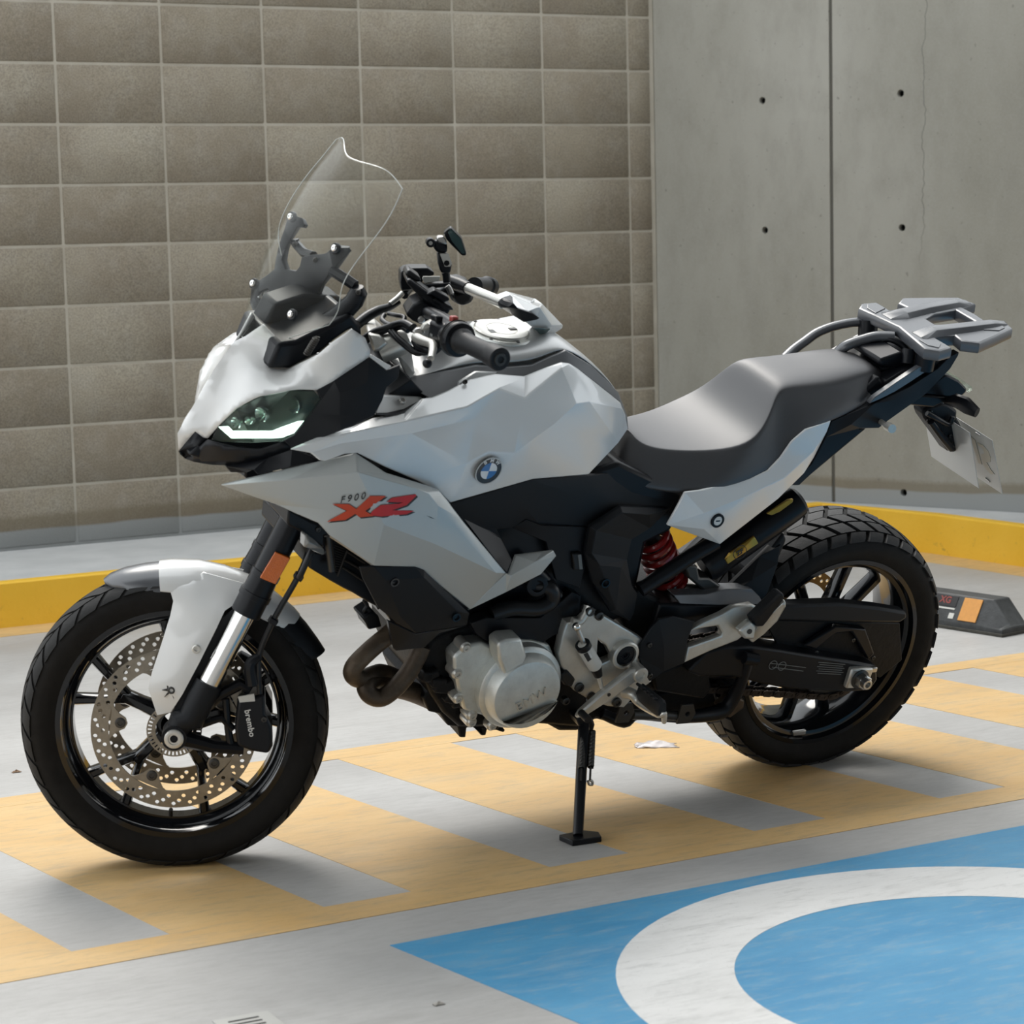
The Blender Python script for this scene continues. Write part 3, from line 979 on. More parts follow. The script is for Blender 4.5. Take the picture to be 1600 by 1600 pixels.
# inner fork cover between arm and stanchion
panel('fork_cover', D_, [(985, 380, -.10), (1050, 330, -.09), (1070, 340, -.09), (960, 560, -.10), (850, 760, -.11), (790, 860, -.11), (750, 830, -.11)], 'black_plastic', BIKE, .006, fr=F, M=SM)

# ---- nose --------------------------------------------------------------------
def sym_panel(name, cr, outline, m, inner=(), dense=0, t=.004, creases=(), sharp=35, bevel=0):
    mb = panel_mb(cr, outline, inner, creases, dense)
    for q in mb.v: q.y = min(q.y, 0.0)
    mm = mb.mirror()
    al = MB(); al.add(mb.v, mb.f); al.add(mm.v, mm.f)
    # weld first, then thicken along normals with a modifier
    o = al.build(name, m, BIKE, sharp, 0)
    so = o.modifiers.new('solid', 'SOLIDIFY'); so.thickness = t; so.offset = -1
    if bevel:
        b = o.modifiers.new('bevel', 'BEVEL'); b.width = bevel; b.segments = 1; b.limit_method = 'ANGLE'
    return o
nose = [(103, 800, 0), (97, 700, 0), (200, 520, 0), (300, 345, 0), (370, 245, 0), (412, 190, 0), (475, 160, -.012), (530, 122, -.022), (572, 94, -.030), (662, 190, -.060), (660, 240, -.072), (600, 335, -.066),
        (690, 350, -.082), (720, 340, -.090), (880, 260, -.145), (960, 190, -.155), (1065, 120, -.165), (1140, 170, -.17), (1168, 240, -.175), (1165, 275, -.176),
        (960, 412, -.163), (870, 460, -.152), (720, 455, -.138), (560, 490, -.118), (420, 560, -.09), (330, 650, -.062), (265, 730, -.040), (235, 725, -.034), (195, 690, -.025)]
sym_panel('nose_cowl', B_, nose, 'white_paint', inner=[(232, 540, -.013), (270, 440, -.009), (300, 385, -.006), (375, 290, -.007), (430, 300, -.026), (300, 520, -.030), (380, 520, -.058), (300, 600, -.040), (400, 400, -.036), (500, 400, -.076), (780, 400, -.132), (900, 370, -.150), (1040, 230, -.168), (1060, 290, -.171)], sharp=50, dense=7)
panel('side_cowl_glint', B_, [(1165, 277, -.177), (1262, 352, -.186), (1288, 330, -.184), (1172, 262, -.174)], 'white_paint', BIKE, .004)  # white strip stands in for light reflected along the black cowl's top edge
# black beak between the lobes and the chin below the lamp
sym_panel('beak', B_, [(110, 815, 0), (103, 800, 0), (195, 690, -.025), (238, 726, -.036), (262, 735, -.041), (140, 842, 0)], 'satin_black')
sym_panel('chin', B_, [(140, 842, 0), (262, 735, -.047), (300, 748, -.062), (420, 778, -.092), (560, 788, -.118), (690, 745, -.137), (735, 785, -.142), (600, 832, -.12), (420, 880, -.085), (285, 876, -.05), (190, 860, -.018)], 'satin_black',
          inner=[(300, 800, -.06), (450, 820, -.095)], dense=8)
panel('chin_vent', B_, [(365, 885, -.075), (600, 832, -.118), (735, 787, -.142), (890, 852, -.16), (720, 890, -.15), (545, 932, -.125), (520, 905, -.118), (485, 920, -.1), (392, 918, -.08)], 'satin_black', BIKE, .01)

# ---- headlamps -----------------------------------------------------------------
hl_out = [(285, 738, -.052), (325, 668, -.060), (425, 565, -.088), (560, 497, -.117), (720, 462, -.137), (860, 468, -.150), (896, 512, -.153), (842, 592, -.150), (742, 716, -.140), (700, 742, -.134), (520, 752, -.112), (345, 748, -.07)]
cxm = sum(a for a, *_ in hl_out) / len(hl_out)
for sg in (-1, 1):
    def bld(mb, name, m, par, **k):
        return (mb if sg < 0 else mb.mirror()).build(name, m, par, **k)
    tub = panel_mb(B_, [(a, b, l + .022) for a, b, l in hl_out], [(560, 620, -.07)])
    hl = bld(shell(tub, .01), 'headlight', 'headlight_inner', BIKE)
    # rim walls between tub and cover
    ring = MB().rings([on(B_, hl_out), on(B_, [(a, b, l + .024) for a, b, l in hl_out])], cap=False)
    bld(ring, 'bezel', 'gloss_black', hl)
    drl = [(331, 671, -.064), (386, 668, -.082), (411, 694, -.090), (631, 694, -.121), (680, 674, -.130), (773, 641, -.143), (807, 637, -.147), (761, 693, -.141), (680, 724, -.130), (631, 728, -.122), (396, 728, -.084)]
    bld(shell(panel_mb(B_, [(a, b, l + .004) for a, b, l in drl]), .006), 'running_light', 'led_white', hl)
    for (x_, y_, l, r_) in ((432, 640, -.082, .012), (500, 628, -.095, .009), (570, 594, -.105, .015), (750, 540, -.132, .016)):
        c_ = P(*B_(x_, y_), l + .012); ax = Vector((-.93, -.35, .0))
        bld(MB().lathe(c_, ax, [(-.012, r_ * .5), (-.004, r_ * .9), (.004, r_), (.006, r_ * .92), (0, r_ * .7), (-.006, r_ * .3), (-.007, .0001)], 24), 'reflector_bowl', 'lamp_chrome', hl)
        bld(MB().ball(c_ - ax * .001, r_ * .5, 12), 'projector_lens', 'lens_clear', hl)
    bld(shell(panel_mb(B_, hl_out, [(450, 650, -.104), (620, 600, -.138), (760, 560, -.150)], dense=9), .002), 'lens_cover', 'lens_clear', hl)

slab('nose_core', B_, [(160, 825), (262, 735), (420, 600), (700, 480), (850, 500), (780, 690), (640, 800), (430, 870), (285, 865)], -.03, .03, 'satin_black', BIKE, .006)
# ---- side cowl black -------------------------------------------------------------
panel('side_cowl', B_, [(870, 462, -.152), (960, 413, -.163), (1165, 278, -.177), (1260, 352, -.187), (1335, 322, -.175), (1325, 395, -.183), (1258, 450, -.19), (1235, 520, -.192), (1188, 605, -.195), (1000, 690, -.188), (735, 787, -.150), (690, 742, -.138), (745, 712, -.141), (842, 590, -.151), (896, 512, -.154)],
      'black_plastic', BIKE, .006, inner=[(1000, 480, -.178), (1000, 600, -.185), (1150, 420, -.19)], dense=0, sharp=20)

# ---- windscreen ------------------------------------------------------------------
wrow = [[(1032, 237, 0), (1150, 268, -.05), (1275, 300, -.10), (1347, 408, -.145)],
        [(925, 415, 0), (1060, 450, -.06), (1200, 470, -.115), (1292, 545, -.158)],
        [(770, 620, 0), (910, 640, -.065), (1070, 660, -.12), (1190, 690, -.164)],
        [(610, 830, 0), (740, 850, -.06), (880, 890, -.11), (990, 935, -.15)],
        [(490, 1030, 0), (620, 1045, -.055), (800, 1065, -.10), (1008, 1075, -.135)],
        [(440, 1220, 0), (520, 1285, -.025), (660, 1258, -.06), (940, 1165, -.10)]]
wv = []
for r_ in wrow:
    h_ = on(A_, r_); wv.append([q for q in reversed(h_)] + [Vector((q.x, -q.y, q.z)) for q in h_[1:]])
o = MB().rings(wv, closed=False, cap=False).build('windscreen', 'screen_acrylic', BIKE, 60)
_cb = bmesh.new(); _cb.from_mesh(o.data)
_cl = _cb.edges.layers.float.new('crease_edge')
for e in _cb.edges:
    if e.is_boundary: e[_cl] = .85
_cb.to_mesh(o.data); _cb.free()
ss = o.modifiers.new('sub', 'SUBSURF'); ss.levels = 3; ss.render_levels = 3; ss.boundary_smooth = 'PRESERVE_CORNERS'
bpy.context.view_layer.update()
_ev = o.evaluated_get(bpy.context.evaluated_depsgraph_get()).to_mesh()
_bm = bmesh.new(); _bm.from_mesh(_ev)
_be = [e for e in _bm.edges if e.is_boundary]
_v = _be[0].verts[0]; _loop = [_v.co.copy()]; _used = set()
while True:
    nx = [e for e in _v.link_edges if e.is_boundary and e.index not in _used]
    if not nx: break
    _used.add(nx[0].index); _v = nx[0].other_vert(_v); _loop.append(_v.co.copy())
_bm.free()
MB().tube(_loop, .0009, 6, cap=False).build('screen_edge_highlight', 'edge_highlight', o)  # pale tube paints the bright highlight along the screen's rim
so = o.modifiers.new('solid', 'SOLIDIFY'); so.thickness = .0030; so.offset = 0
WSC = o
# ---- screen bracket ---------------------------------------------------------------
def plate3(name, cr, pts, m, t, par=BIKE, bevel=.003, fr=P, M=None):
    """thick sheet through points with individual lateral positions; thickness along +x"""
    mb = panel_mb(cr, pts, fr=fr, M=M)
    n = len(mb.v)
    o = mb.build(name, m, par, 30, 0)
    so = o.modifiers.new('solid', 'SOLIDIFY'); so.thickness = t; so.offset = 0
    if bevel:
        b = o.modifiers.new('bevel', 'BEVEL'); b.width = bevel; b.segments = 2; b.limit_method = 'ANGLE'
    return o
brk = [(575, 165, .085), (640, 130, .08), (760, 175, .06), (790, 250, .05), (770, 290, .05), (700, 280, .06), (600, 440, .07), (550, 560, .065), (515, 690, .05), (560, 810, .035), (690, 825, .0), (740, 760, -.01), (760, 650, -.01), (880, 625, -.03), (1060, 610, -.06), (1110, 560, -.085), (1200, 520, -.10),
       (1330, 525, -.115), (1340, 560, -.115), (1310, 620, -.115), (1160, 800, -.10), (1080, 900, -.08), (1000, 1010, -.06), (960, 1130, -.05), (890, 1125, -.04), (840, 1190, -.03), (800, 1300, -.03), (740, 1400, -.025), (560, 1390, .01), (540, 1290, .01), (530, 1190, .015), (380, 1170, .04), (340, 1050, .05), (300, 1060, .06),
       (230, 1090, .07), (215, 1170, .075), (300, 1280, .06), (330, 1400, .045), (180, 1270, .07), (110, 1240, .085), (120, 1110, .09), (130, 980, .09), (220, 960, .085), (330, 890, .07), (420, 820, .065), (450, 640, .075), (480, 430, .08), (540, 300, .085)]
plate3('screen_bracket', M_, [(a, b, l + .075) for a, b, l in brk], 'satin_black', .014)
for pth, r_ in (([(640, 440, .07), (660, 490, .068), (760, 600, .02), (880, 640, -.02)], .009), ([(1110, 820, -.09), (1220, 890, -.11), (1300, 940, -.12), (1400, 1010, -.135)], .0105)):
    MB().tube(on(M_, [(a, b, l + .07) for a, b, l in pth]), r_, 8).build('bracket_arm', 'satin_black', BIKE)
MB().tube(on(M_, [(1430, 1030, -.075), (1440, 1090, -.075), (1390, 1200, -.07), (1290, 1300, -.06), (1180, 1420, -.05), (900, 1560, -.03)]), [.011, .017, .018, .019, .022, .02], 12).build('bracket_post', 'satin_black', BIKE)
MB().tube(on(M_, [(150, 1200, .15), (230, 1350, .12), (340, 1480, .09)]), [.011, .014, .016], 10).build('bracket_post', 'satin_black', BIKE)
for x_, y_, l in ((900, 690, .03), (1440, 1090, -.095), (650, 487, .12)):
    bolt('bolt', P(*M_(x_, y_), l), .005, 'dark_steel', BIKE, axis=(-.5, -.85, 0), h=.004)
for x_, y_, l in ((605, 1370, -.082), (1150, 545, -.112), (600, 150, .092), (130, 985, .065)):
    c_ = P(*M_(x_, y_), l); ax = Vector((-.86, -.35, .36))
    MB().lathe(c_, ax, [(-.004, .0001), (-.004, .0105), (0, .0105), (.002, .0095), (.002, .0001)], 24).build('screen_grommet', 'cable_black', WSC)
    MB().lathe(c_ + ax * .002, ax, [(0, .0065), (.003, .006), (.0045, .004), (.0045, .002), (.003, .0018), (.003, .0001)], 18).build('screen_bolt', 'chrome', WSC)

# instrument cowl behind the screen, springs and inner dark body
slab('dash_cowl', B_, [(600, 345), (660, 200), (760, 190), (1000, 70), (1060, 30), (1120, 110), (1130, 170), (1060, 125), (960, 195), (880, 262), (720, 345)], -.085, .085, 'satin_black', BIKE, .01)
slab('dash_inner', B_, [(572, 110), (640, -20), (800, -70), (1000, -60), (1070, 40), (960, 195), (720, 345), (600, 335), (655, 235)], .01, .07, 'black_plastic', BIKE, .006)
spring = []
for k in range(90):
    t_ = k / 89; a_ = P(*B_(870, 170), -.125); b_ = P(*B_(815, 262), -.118); c_ = a_.lerp(b_, t_)
    an = t_ * 2 * PI * 9
    spring.append(c_ + Vector((.006 * math.cos(an), .006 * math.sin(an), 0)))
MB().tube(spring, .0016, 6).build('screen_spring', 'dark_steel', BIKE)

# ---- tank shroud (silver white) ------------------------------------------------------
C2 = C_
shroud = [(-342, 1325, -.170), (-150, 1245, -.172), (0, 1205, -.170), (120, 1155, -.164), (300, 1122, -.152), (395, 1045, -.144), (450, 1038, -.142), (540, 1000, -.137), (660, 937, -.129), (800, 907, -.123), (960, 920, -.119), (1080, 872, -.115), (1165, 842, -.111), (1210, 848, -.109), (1262, 880, -.106), (1400, 990, -.095), (1490, 1062, -.086), (1522, 1140, -.079), (1535, 1210, -.076),
          (1480, 1290, -.092), (1315, 1465, -.128), (1005, 1490, -.162), (760, 1560, -.182), (545, 1622, -.194), (480, 1560, -.195), (367, 1500, -.193), (180, 1420, -.196), (30, 1345, -.194), (-40, 1350, -.193), (-150, 1390, -.190), (-180, 1385, -.188), (-230, 1345, -.180)]
sin_ = [(0, 1225, -.190), (300, 1165, -.192), (640, 1088, -.184), (820, 985, -.158), (945, 932, -.125),
        (-60, 1290, -.186), (330, 1235, -.186), (690, 1150, -.176), (960, 1040, -.158), (1165, 870, -.126),
        (990, 1312, -.188), (1120, 1185, -.174), (1250, 1067, -.158), (1320, 1060, -.147), (1500, 1098, -.092),
        (640, 1400, -.205), (760, 1340, -.205), (900, 1345, -.201), (1030, 1250, -.186)]
cre = [(0, 32)] + [(32 + i, 33 + i) for i in range(4)] + [(37, 38), (38, 39), (39, 40), (40, 41), (42, 43), (43, 44), (44, 45), (45, 46), (47, 48), (48, 49), (49, 42), (21, 42), (46, 17)]
panel('tank_shroud', C_, shroud, 'silver_white_paint', BIKE, .006, inner=sin_, creases=cre, sharp=18, bevel=.0025, seg=2)
# roundel
rc = P(*C_(757, 1440), -.2040)
bX = frame3(rc, P(*C_(857, 1440 + 0), -.207) - rc, (0, 0, 1))
n_ = Vector((0, -1, 0)); 
xd = (P(*C_(837, 1437), -.198) - P(*C_(677, 1440), -.204)).normalized(); zd = (P(*C_(757, 1372), -.203) - P(*C_(757, 1508), -.194)).normalized()
bX = frame3(rc, xd, zd)
if (bX.to_3x3() @ Vector((0, 0, 1))).y > 0: bX = frame3(rc, xd, zd) @ Matrix.Diagonal((1, 1, -1, 1))
RB = .0295
bd = obj('badge', plate_mesh('badge', [circle2((0, 0), RB, 48)], .004, bX), 'badge_black', BIKE)
obj('badge_rim', plate_mesh('badge_rim', [circle2((0, 0), RB, 48), circle2((0, 0), RB * .93, 48)], .0055, bX), 'steel', bd)
def quad(a0):
    return [(0, 0)] + [(RB * .60 * math.cos(a0 + PI / 2 * i / 8), RB * .60 * math.sin(a0 + PI / 2 * i / 8)) for i in range(9)]
for k in range(4):
    obj('badge_quarter', plate_mesh('badge_quarter', [quad(PI / 2 * k)], .005, bX), 'badge_white' if k % 2 == 0 else 'badge_blue', bd)
for ch, an in (('B', 128), ('M', 90), ('W', 52)):
    a_ = math.radians(an)
    X = bX @ Matrix.Translation((RB * .77 * math.cos(a_), RB * .77 * math.sin(a_), .0022)) @ Matrix.Rotation(a_ - PI / 2, 4, 'Z')
    obj('badge_letter', text_mesh('badge_letter', ch, RB * .36, .0006, X, bold=.0002), 'badge_white', bd)

# silver bracket with bolt in front of the tank
panel('shroud_bracket', K_, [(245, 1565, -.158), (330, 1318, -.138), (620, 1332, -.126), (872, 1330, -.120), (900, 1375, -.126), (640, 1510, -.142), (420, 1560, -.152)], 'tank_silver', BIKE, .008)
panel('bracket_edge', K_, [(225, 1580, -.163), (420, 1562, -.155), (640, 1512, -.145), (905, 1372, -.128), (925, 1365, -.127), (700, 1560, -.152), (640, 1590, -.158), (420, 1600, -.163)], 'satin_black', BIKE, .008)
bolt('bolt', P(*K_(605, 1395), -.137), .007, 'steel', BIKE, axis=(0, -.6, .8))
panel('tank_clip', C_, [(585, 985, -.132), (600, 950, -.128), (690, 895, -.120), (810, 893, -.114), (770, 932, -.122), (690, 945, -.127), (610, 990, -.136)], 'tank_silver', BIKE, .008)
bolt('bolt', P(*C_(625, 950), -.134), .0045, 'dark_steel', BIKE, axis=(0, -.8, .6))

# ---- tank top -----------------------------------------------------------------------
def loft(name, st, m, sub=2, par=BIKE, cap=True, prof=((1, 0), (.93, .35), (.72, .74), (.42, .93))):
    """st: (near edge px, py, w, crown[, low px, low py, low w]); symmetric rings"""
    rings = []
    for s in st:
        e = P(s[0], s[1], -s[2])
        half = []
        if len(s) > 4:
            lo = P(s[4], s[5], -s[6]); half += [Vector((lo.x + .0, lo.y * .6, lo.z - .012)), lo, lo + Vector((0, -.002, .012))]
        half += [Vector((e.x, -s[2] * a, e.z + s[3] * b)) for a, b in prof]
        ring = half + [Vector((e.x, 0, e.z + s[3]))] + [Vector((q.x, -q.y, q.z)) for q in reversed(half)]
        rings.append(ring)
    o = MB().rings(rings, closed=True, cap=cap).build(name, m, par, 60)
    if sub:
        ss = o.modifiers.new('sub', 'SUBSURF'); ss.levels = sub; ss.render_levels = sub
    return o
def cc(x, y): return C_(x, y)
tank_o = loft('fuel_tank', [(*cc(310, 915), .060, -.010), (*cc(330, 930), .085, -.004), (*cc(520, 888), .097, .010), (*cc(690, 854), .102, .024), (*cc(860, 864), .102, .030), (*cc(1000, 852), .100, .030), (*cc(1110, 802), .096, .022), (*cc(1190, 770), .092, .014), (*cc(1330, 852), .082, .012), (*cc(1480, 1002), .066, .010), (*cc(1526, 1130), .05, .006), (*cc(1530, 1160), .035, .0)], 'tank_silver', prof=((1, -.03), (.97, .35), (.80, .8), (.45, .96)))
band = [(325, 932, -.086), (520, 892, -.099), (690, 858, -.104), (860, 868, -.104), (1000, 856, -.102), (1110, 806, -.098), (1190, 774, -.094), (1330, 857, -.084), (1480, 1007, -.068), (1530, 1142, -.052),
        (1535, 1215, -.070), (1522, 1140, -.076), (1490, 1062, -.083), (1400, 990, -.092), (1262, 880, -.103), (1165, 842, -.108), (1080, 872, -.112), (960, 925, -.116), (800, 915, -.120), (660, 945, -.126), (540, 1005, -.134), (440, 1045, -.140), (380, 1010, -.120)]
panel('tank_band', C_, band, 'tank_grey', BIKE, .01)
panel('tank_front', C_, [(325, 932, -.086), (300, 905, -.07), (255, 800, -.04), (330, 760, -.02), (350, 900, -.08)], 'tank_silver', BIKE, .01)
slab('tank_inner', C_, [(200, 1020), (330, 935), (420, 1030), (400, 1050), (300, 1120), (120, 1150), (150, 1040)], -.12, .12, 'satin_black', BIKE)
# filler cap
ce = P(*C_(830, 668), 0.0)
bpy.context.view_layer.update()
up_ = Vector((.02, 0, 1)).normalized()
MB().lathe(ce - up_ * .004, up_, [(-.02, .068), (.002, .068), (.005, .064), (.0055, .0001)], 56).build('filler_ring', 'cast_aluminium', tank_o)
MB().lathe(ce, up_, [(0, .055), (.004, .055), (.006, .052), (.006, .031), (.005, .0305), (.005, .0295), (.006, .029), (.006, .0001)], 56).build('filler_cap', 'bare_aluminium', tank_o)
for k in range(7):
    an = 2 * PI * k / 7 + .3
    c_ = ce + Vector((.0605 * math.cos(an), .0605 * math.sin(an), .0012))
    MB().lathe(c_, up_, [(0, .0038), (.002, .0034), (.002, .0018), (.001, .0015), (.001, .0001)], 12).build('cap_bolt', 'dark_steel', tank_o)
MB().box(ce + Vector((.022, -.004, .0062)), (.016, .011, .002)).build('key_flap', 'dark_steel', tank_o, 30, .001)
MB().box(ce + Vector((-.028, -.012, .0062)), (.012, .016, .0016)).build('cap_print', 'print_grey', tank_o, 30)

# ---- side fairing (silver, with the decal) ----------------------------------------------
# B crop -> E crop helper values are given in photo pixels here
fair = [(345.6, 758.4, -.112), (430, 738.5, -.145), (556.6, 709, -.196), (604, 740, -.212), (671.9, 761, -.216), (686, 766, -.216), (700, 783, -.215), (725, 816, -.213), (790.6, 895.3, -.205), (735, 953, -.195), (655, 890, -.216), (648, 886.5, -.216), (584, 884.4, -.216), (515.6, 837.5, -.200), (497.5, 817.5, -.190), (464, 803.4, -.170), (430, 788, -.150)]
fin_ = [(447, 750, -.172), (559, 737, -.222), (655, 764, -.240), (668, 770, -.238), (684, 790, -.232), (775, 895, -.214), (600, 820, -.240), (680, 850, -.232), (540, 800, -.215)]
panel('side_fairing', X_, fair, 'silver_paint', BIKE, .006, inner=fin_, creases=[(0, 17), (17, 18), (18, 19), (19, 20), (20, 21), (21, 22), (22, 8), (0, 25), (25, 13)], sharp=14, bevel=.002, seg=2)
panel('fairing_fin', E_, [(742, 812, -.196), (930, 628, -.207), (945, 632, -.208), (978, 538, -.185), (1110, 522, -.188), (1168, 514, -.195), (1182, 540, -.200), (1105, 632, -.204), (930, 722, -.203)], 'silver_paint', BIKE, .006,
      inner=[(955, 640, -.212), (1075, 570, -.210)], creases=[(1, 9), (9, 10), (10, 5)], sharp=12, bevel=.0015)
# decal: XR with small model number above it
def flat_on(name, cr, pts, lat_, m, par, t=.0012):
    mb = MB(); q = [P(*cr(a, b), lat_(a, b) if callable(lat_) else lat_) for a, b in pts]
    return mb.prism(q, (0, t, 0)).build(name, m, par)
xl_ = lambda a, b: -.2425 - .0 * a
def flat_cdt(name, cr, pts, off_, m, par):
    """decal: sampled on the fairing's own surface"""
    mb = MB()
    v = []
    for a, b in pts:
        v.append((a, b, fair_lat(*cr(a, b)) - off_))
    return shell(panel_mb(cr, v), .001).build(name, m, par)
_fm = panel_mb(X_, fair, fin_, [(0, 17), (17, 18), (18, 19), (19, 20), (20, 21), (21, 22), (22, 8), (0, 25), (25, 13)])
def fair_lat(px, py):
    w = ROOT; best = None
    n = ROOT.to_3x3() @ Vector((0, 1, 0))
    o_ = ROOTI @ CAM; d_ = ROOTI.to_3x3() @ ray(px, py)
    for f in _fm.f:
        a, b, c_ = (_fm.v[i] for i in f[:3])
        nn = (b - a).cross(c_ - a)
        den = d_.dot(nn)
        if abs(den) < 1e-12: continue
        h = o_ + d_ * ((a - o_).dot(nn) / den)
        # barycentric
        v0, v1, v2 = b - a, c_ - a, h - a
        d00, d01, d11, d20, d21 = v0.dot(v0), v0.dot(v1), v1.dot(v1), v2.dot(v0), v2.dot(v1)
        de = d00 * d11 - d01 * d01
        if abs(de) < 1e-14: continue
        v_ = (d11 * d20 - d01 * d21) / de; w_ = (d00 * d21 - d01 * d20) / de
        if v_ > -.02 and w_ > -.02 and v_ + w_ < 1.02: return h.y
    return -.24
SF = [o for o in BIKE.children if o.name.startswith('side_fairing')][0]
xs = [(960, 1095), (1050, 1095), (1092, 1122), (1170, 1050), (1256, 1050), (1140, 1132), (1185, 1160), (1110, 1168), (1085, 1148), (1030, 1182), (930, 1192), (1040, 1132)]
flat_cdt('decal_shadow', B_, [(a + 8, b + 7) for a, b in xs], .0012, 'decal_dark', SF)
flat_cdt('decal_letter', B_, xs, .0024, 'decal_orange', SF)
rs_ = [(1185, 1130), (1230, 1100), (1330, 1092), (1350, 1085), (1260, 1082), (1290, 1060), (1420, 1040), (1425, 1048), (1370, 1100), (1290, 1128), (1410, 1132), (1370, 1150), (1230, 1163), (1165, 1155)]
flat_cdt('decal_shadow', B_, [(a + 8, b + 7) for a, b in rs_], .0012, 'decal_dark', SF)
flat_cdt('decal_letter', B_, rs_, .0024, 'decal_red', SF)
a0 = P(*B_(962, 1083), fair_lat(*B_(962, 1083)) - .0016); a1 = P(*B_(1168, 1045), fair_lat(*B_(1168, 1045)) - .0016); up0 = P(*B_(1060, 1000), fair_lat(*B_(1060, 1000)) - .0016) - P(*B_(1060, 1060), fair_lat(*B_(1060, 1060)) - .0016)
X = frame3((a0 + a1) / 2 + Vector((0, -.001, .001)), a1 - a0, up0)
obj('model_number', text_mesh('model_number', 'F900', .019, .0006, X, shear=.4, spacing=1.35), 'decal_dark', SF)
flat_cdt('paint_scratch', B_, [(1485, 1160), (1500, 1165), (1525, 1176), (1505, 1171)], .0012, 'decal_dark', SF)

# ---- black lower fairing and covers ---------------------------------------------------
panel('belly_panel', E_, [(200, 597, -.208), (270, 592, -.215), (480, 597, -.219), (520, 612, -.219), (748, 828, -.198), (735, 886, -.19), (480, 926, -.195), (380, 872, -.195), (292, 800, -.195), (215, 652, -.2)], 'black_plastic', BIKE, .006,
      inner=[(330, 660, -.222), (520, 650, -.226), (690, 820, -.208), (400, 840, -.205)], creases=[(10, 11), (11, 12), (10, 13)], sharp=15)
for x_, y_ in ((375, 672), (683, 848)):
    MB().lathe(P(*E_(x_, y_), -.2245 if x_ < 500 else -.2105), (0, -1, 0), [(-.004, .009), (.001, .009), (.001, .006), (-.003, .005), (-.003, .0001)], 20).build('panel_plug', 'gloss_black', BIKE)
panel('belly_lower', E_, [(340, 865, -.19), (480, 930, -.185), (735, 888, -.17), (600, 925, -.165), (520, 1000, -.16), (380, 1015, -.165), (365, 1000, -.168)], 'satin_black', BIKE, .01)
# dark core masses that fill the frame
slab('frame_core', X_, [(640, 700), (760, 760), (905, 742), (968, 722), (1070, 770), (1050, 830), (1010, 850), (1000, 900), (985, 960), (930, 985), (860, 960), (790, 975), (740, 985), (700, 1000), (640, 1010), (560, 900), (520, 850), (560, 760)], -.115, .115, 'satin_black', BIKE, .01)
panel('airbox_cover', E_, [(545, 225, -.18), (655, 278, -.182), (1060, 158, -.162), (1345, 138, -.13), (1470, 120, -.11), (1600, 170, -.105), (1790, 235, -.11), (1740, 330, -.125), (1500, 300, -.13), (1360, 400, -.135), (1330, 560, -.135), (1100, 390, -.14), (1030, 355, -.148), (960, 400, -.15), (860, 410, -.155), (740, 420, -.165)], 'black_plastic', BIKE, .01,
      inner=[(1000, 270, -.165), (1300, 240, -.145)], sharp=22)
panel('frame_spar', E_, [(960, 400, -.145), (1030, 357, -.150), (1110, 388, -.148), (1330, 395, -.14), (1335, 560, -.138), (1300, 700, -.138), (1180, 660, -.14), (1130, 470, -.142)], 'satin_black', BIKE, .01)
panel('inner_fairing', E_, [(700, 330, -.17), (880, 400, -.155), (905, 450, -.15), (960, 560, -.16), (935, 622, -.185), (900, 590, -.185)], 'satin_black', BIKE, .008)
panel('frame_plate', F_, [(365, 400, -.152), (390, 265, -.155), (545, 165, -.150), (790, 175, -.128), (690, 275, -.132), (600, 330, -.142), (575, 430, -.146), (600, 560, -.146), (628, 600, -.14), (610, 700, -.14), (590, 738, -.142), (490, 690, -.147), (400, 540, -.152)], 'black_plastic', BIKE, .01,
      inner=[(400, 400, -.166), (420, 285, -.168), (550, 195, -.165), (690, 205, -.152), (440, 460, -.168), (520, 680, -.16), (545, 470, -.160)], creases=[(13, 14), (14, 15), (15, 16), (13, 17), (17, 18)], sharp=10)
MB().lathe(P(*F_(468, 548), -.166), (0, -1, 0), [(-.01, .010), (.002, .010), (.002, .007), (-.006, .006), (-.006, .0001)], 20).build('panel_plug', 'gloss_black', BIKE)

# ---- seat -----------------------------------------------------------------------------
def ii(x, y): return I_(x, y)
seat_st = [(*ii(262, 606), .030, .004, *ii(210, 740), .05), (*ii(290, 655), .052, .004, *ii(195, 850), .08), (*ii(345, 693), .068, .004, *ii(235, 895), .105), (*ii(440, 714), .082, .003, *ii(430, 930), .125), (*ii(640, 718), .104, .0, *ii(590, 945), .145), (*ii(830, 697), .126, .002, *ii(730, 918), .158),
           (*ii(920, 630), .118, .004, *ii(870, 880), .150), (*ii(975, 520), .100, .006, *ii(970, 835), .142), (*ii(1008, 412), .080, .008, *ii(1040, 762), .136), (*ii(1085, 408), .081, .014, *ii(1110, 665), .132), (*ii(1270, 436), .090, .034, *ii(1200, 607), .126), (*ii(1400, 388), .081, .030, *ii(1340, 552), .114), (*ii(1490, 345), .066, .022, *ii(1450, 500), .095), (*ii(1540, 350), .050, .014, *ii(1520, 470), .075), (*ii(1552, 370), .030, .004, *ii(1540, 440), .05)]
loft('seat', seat_st, 'seat_vinyl', 2, prof=((1.04, -.0), (1.0, .30), (.90, .72), (.55, .97)))

slab('seat_base', I_, [(215, 800), (560, 900), (860, 845), (1010, 745), (1140, 610), (1290, 540), (1300, 600), (1180, 740), (1000, 940), (740, 1120), (480, 1010), (300, 930), (180, 900)], -.105, .105, 'satin_black', BIKE, .006)
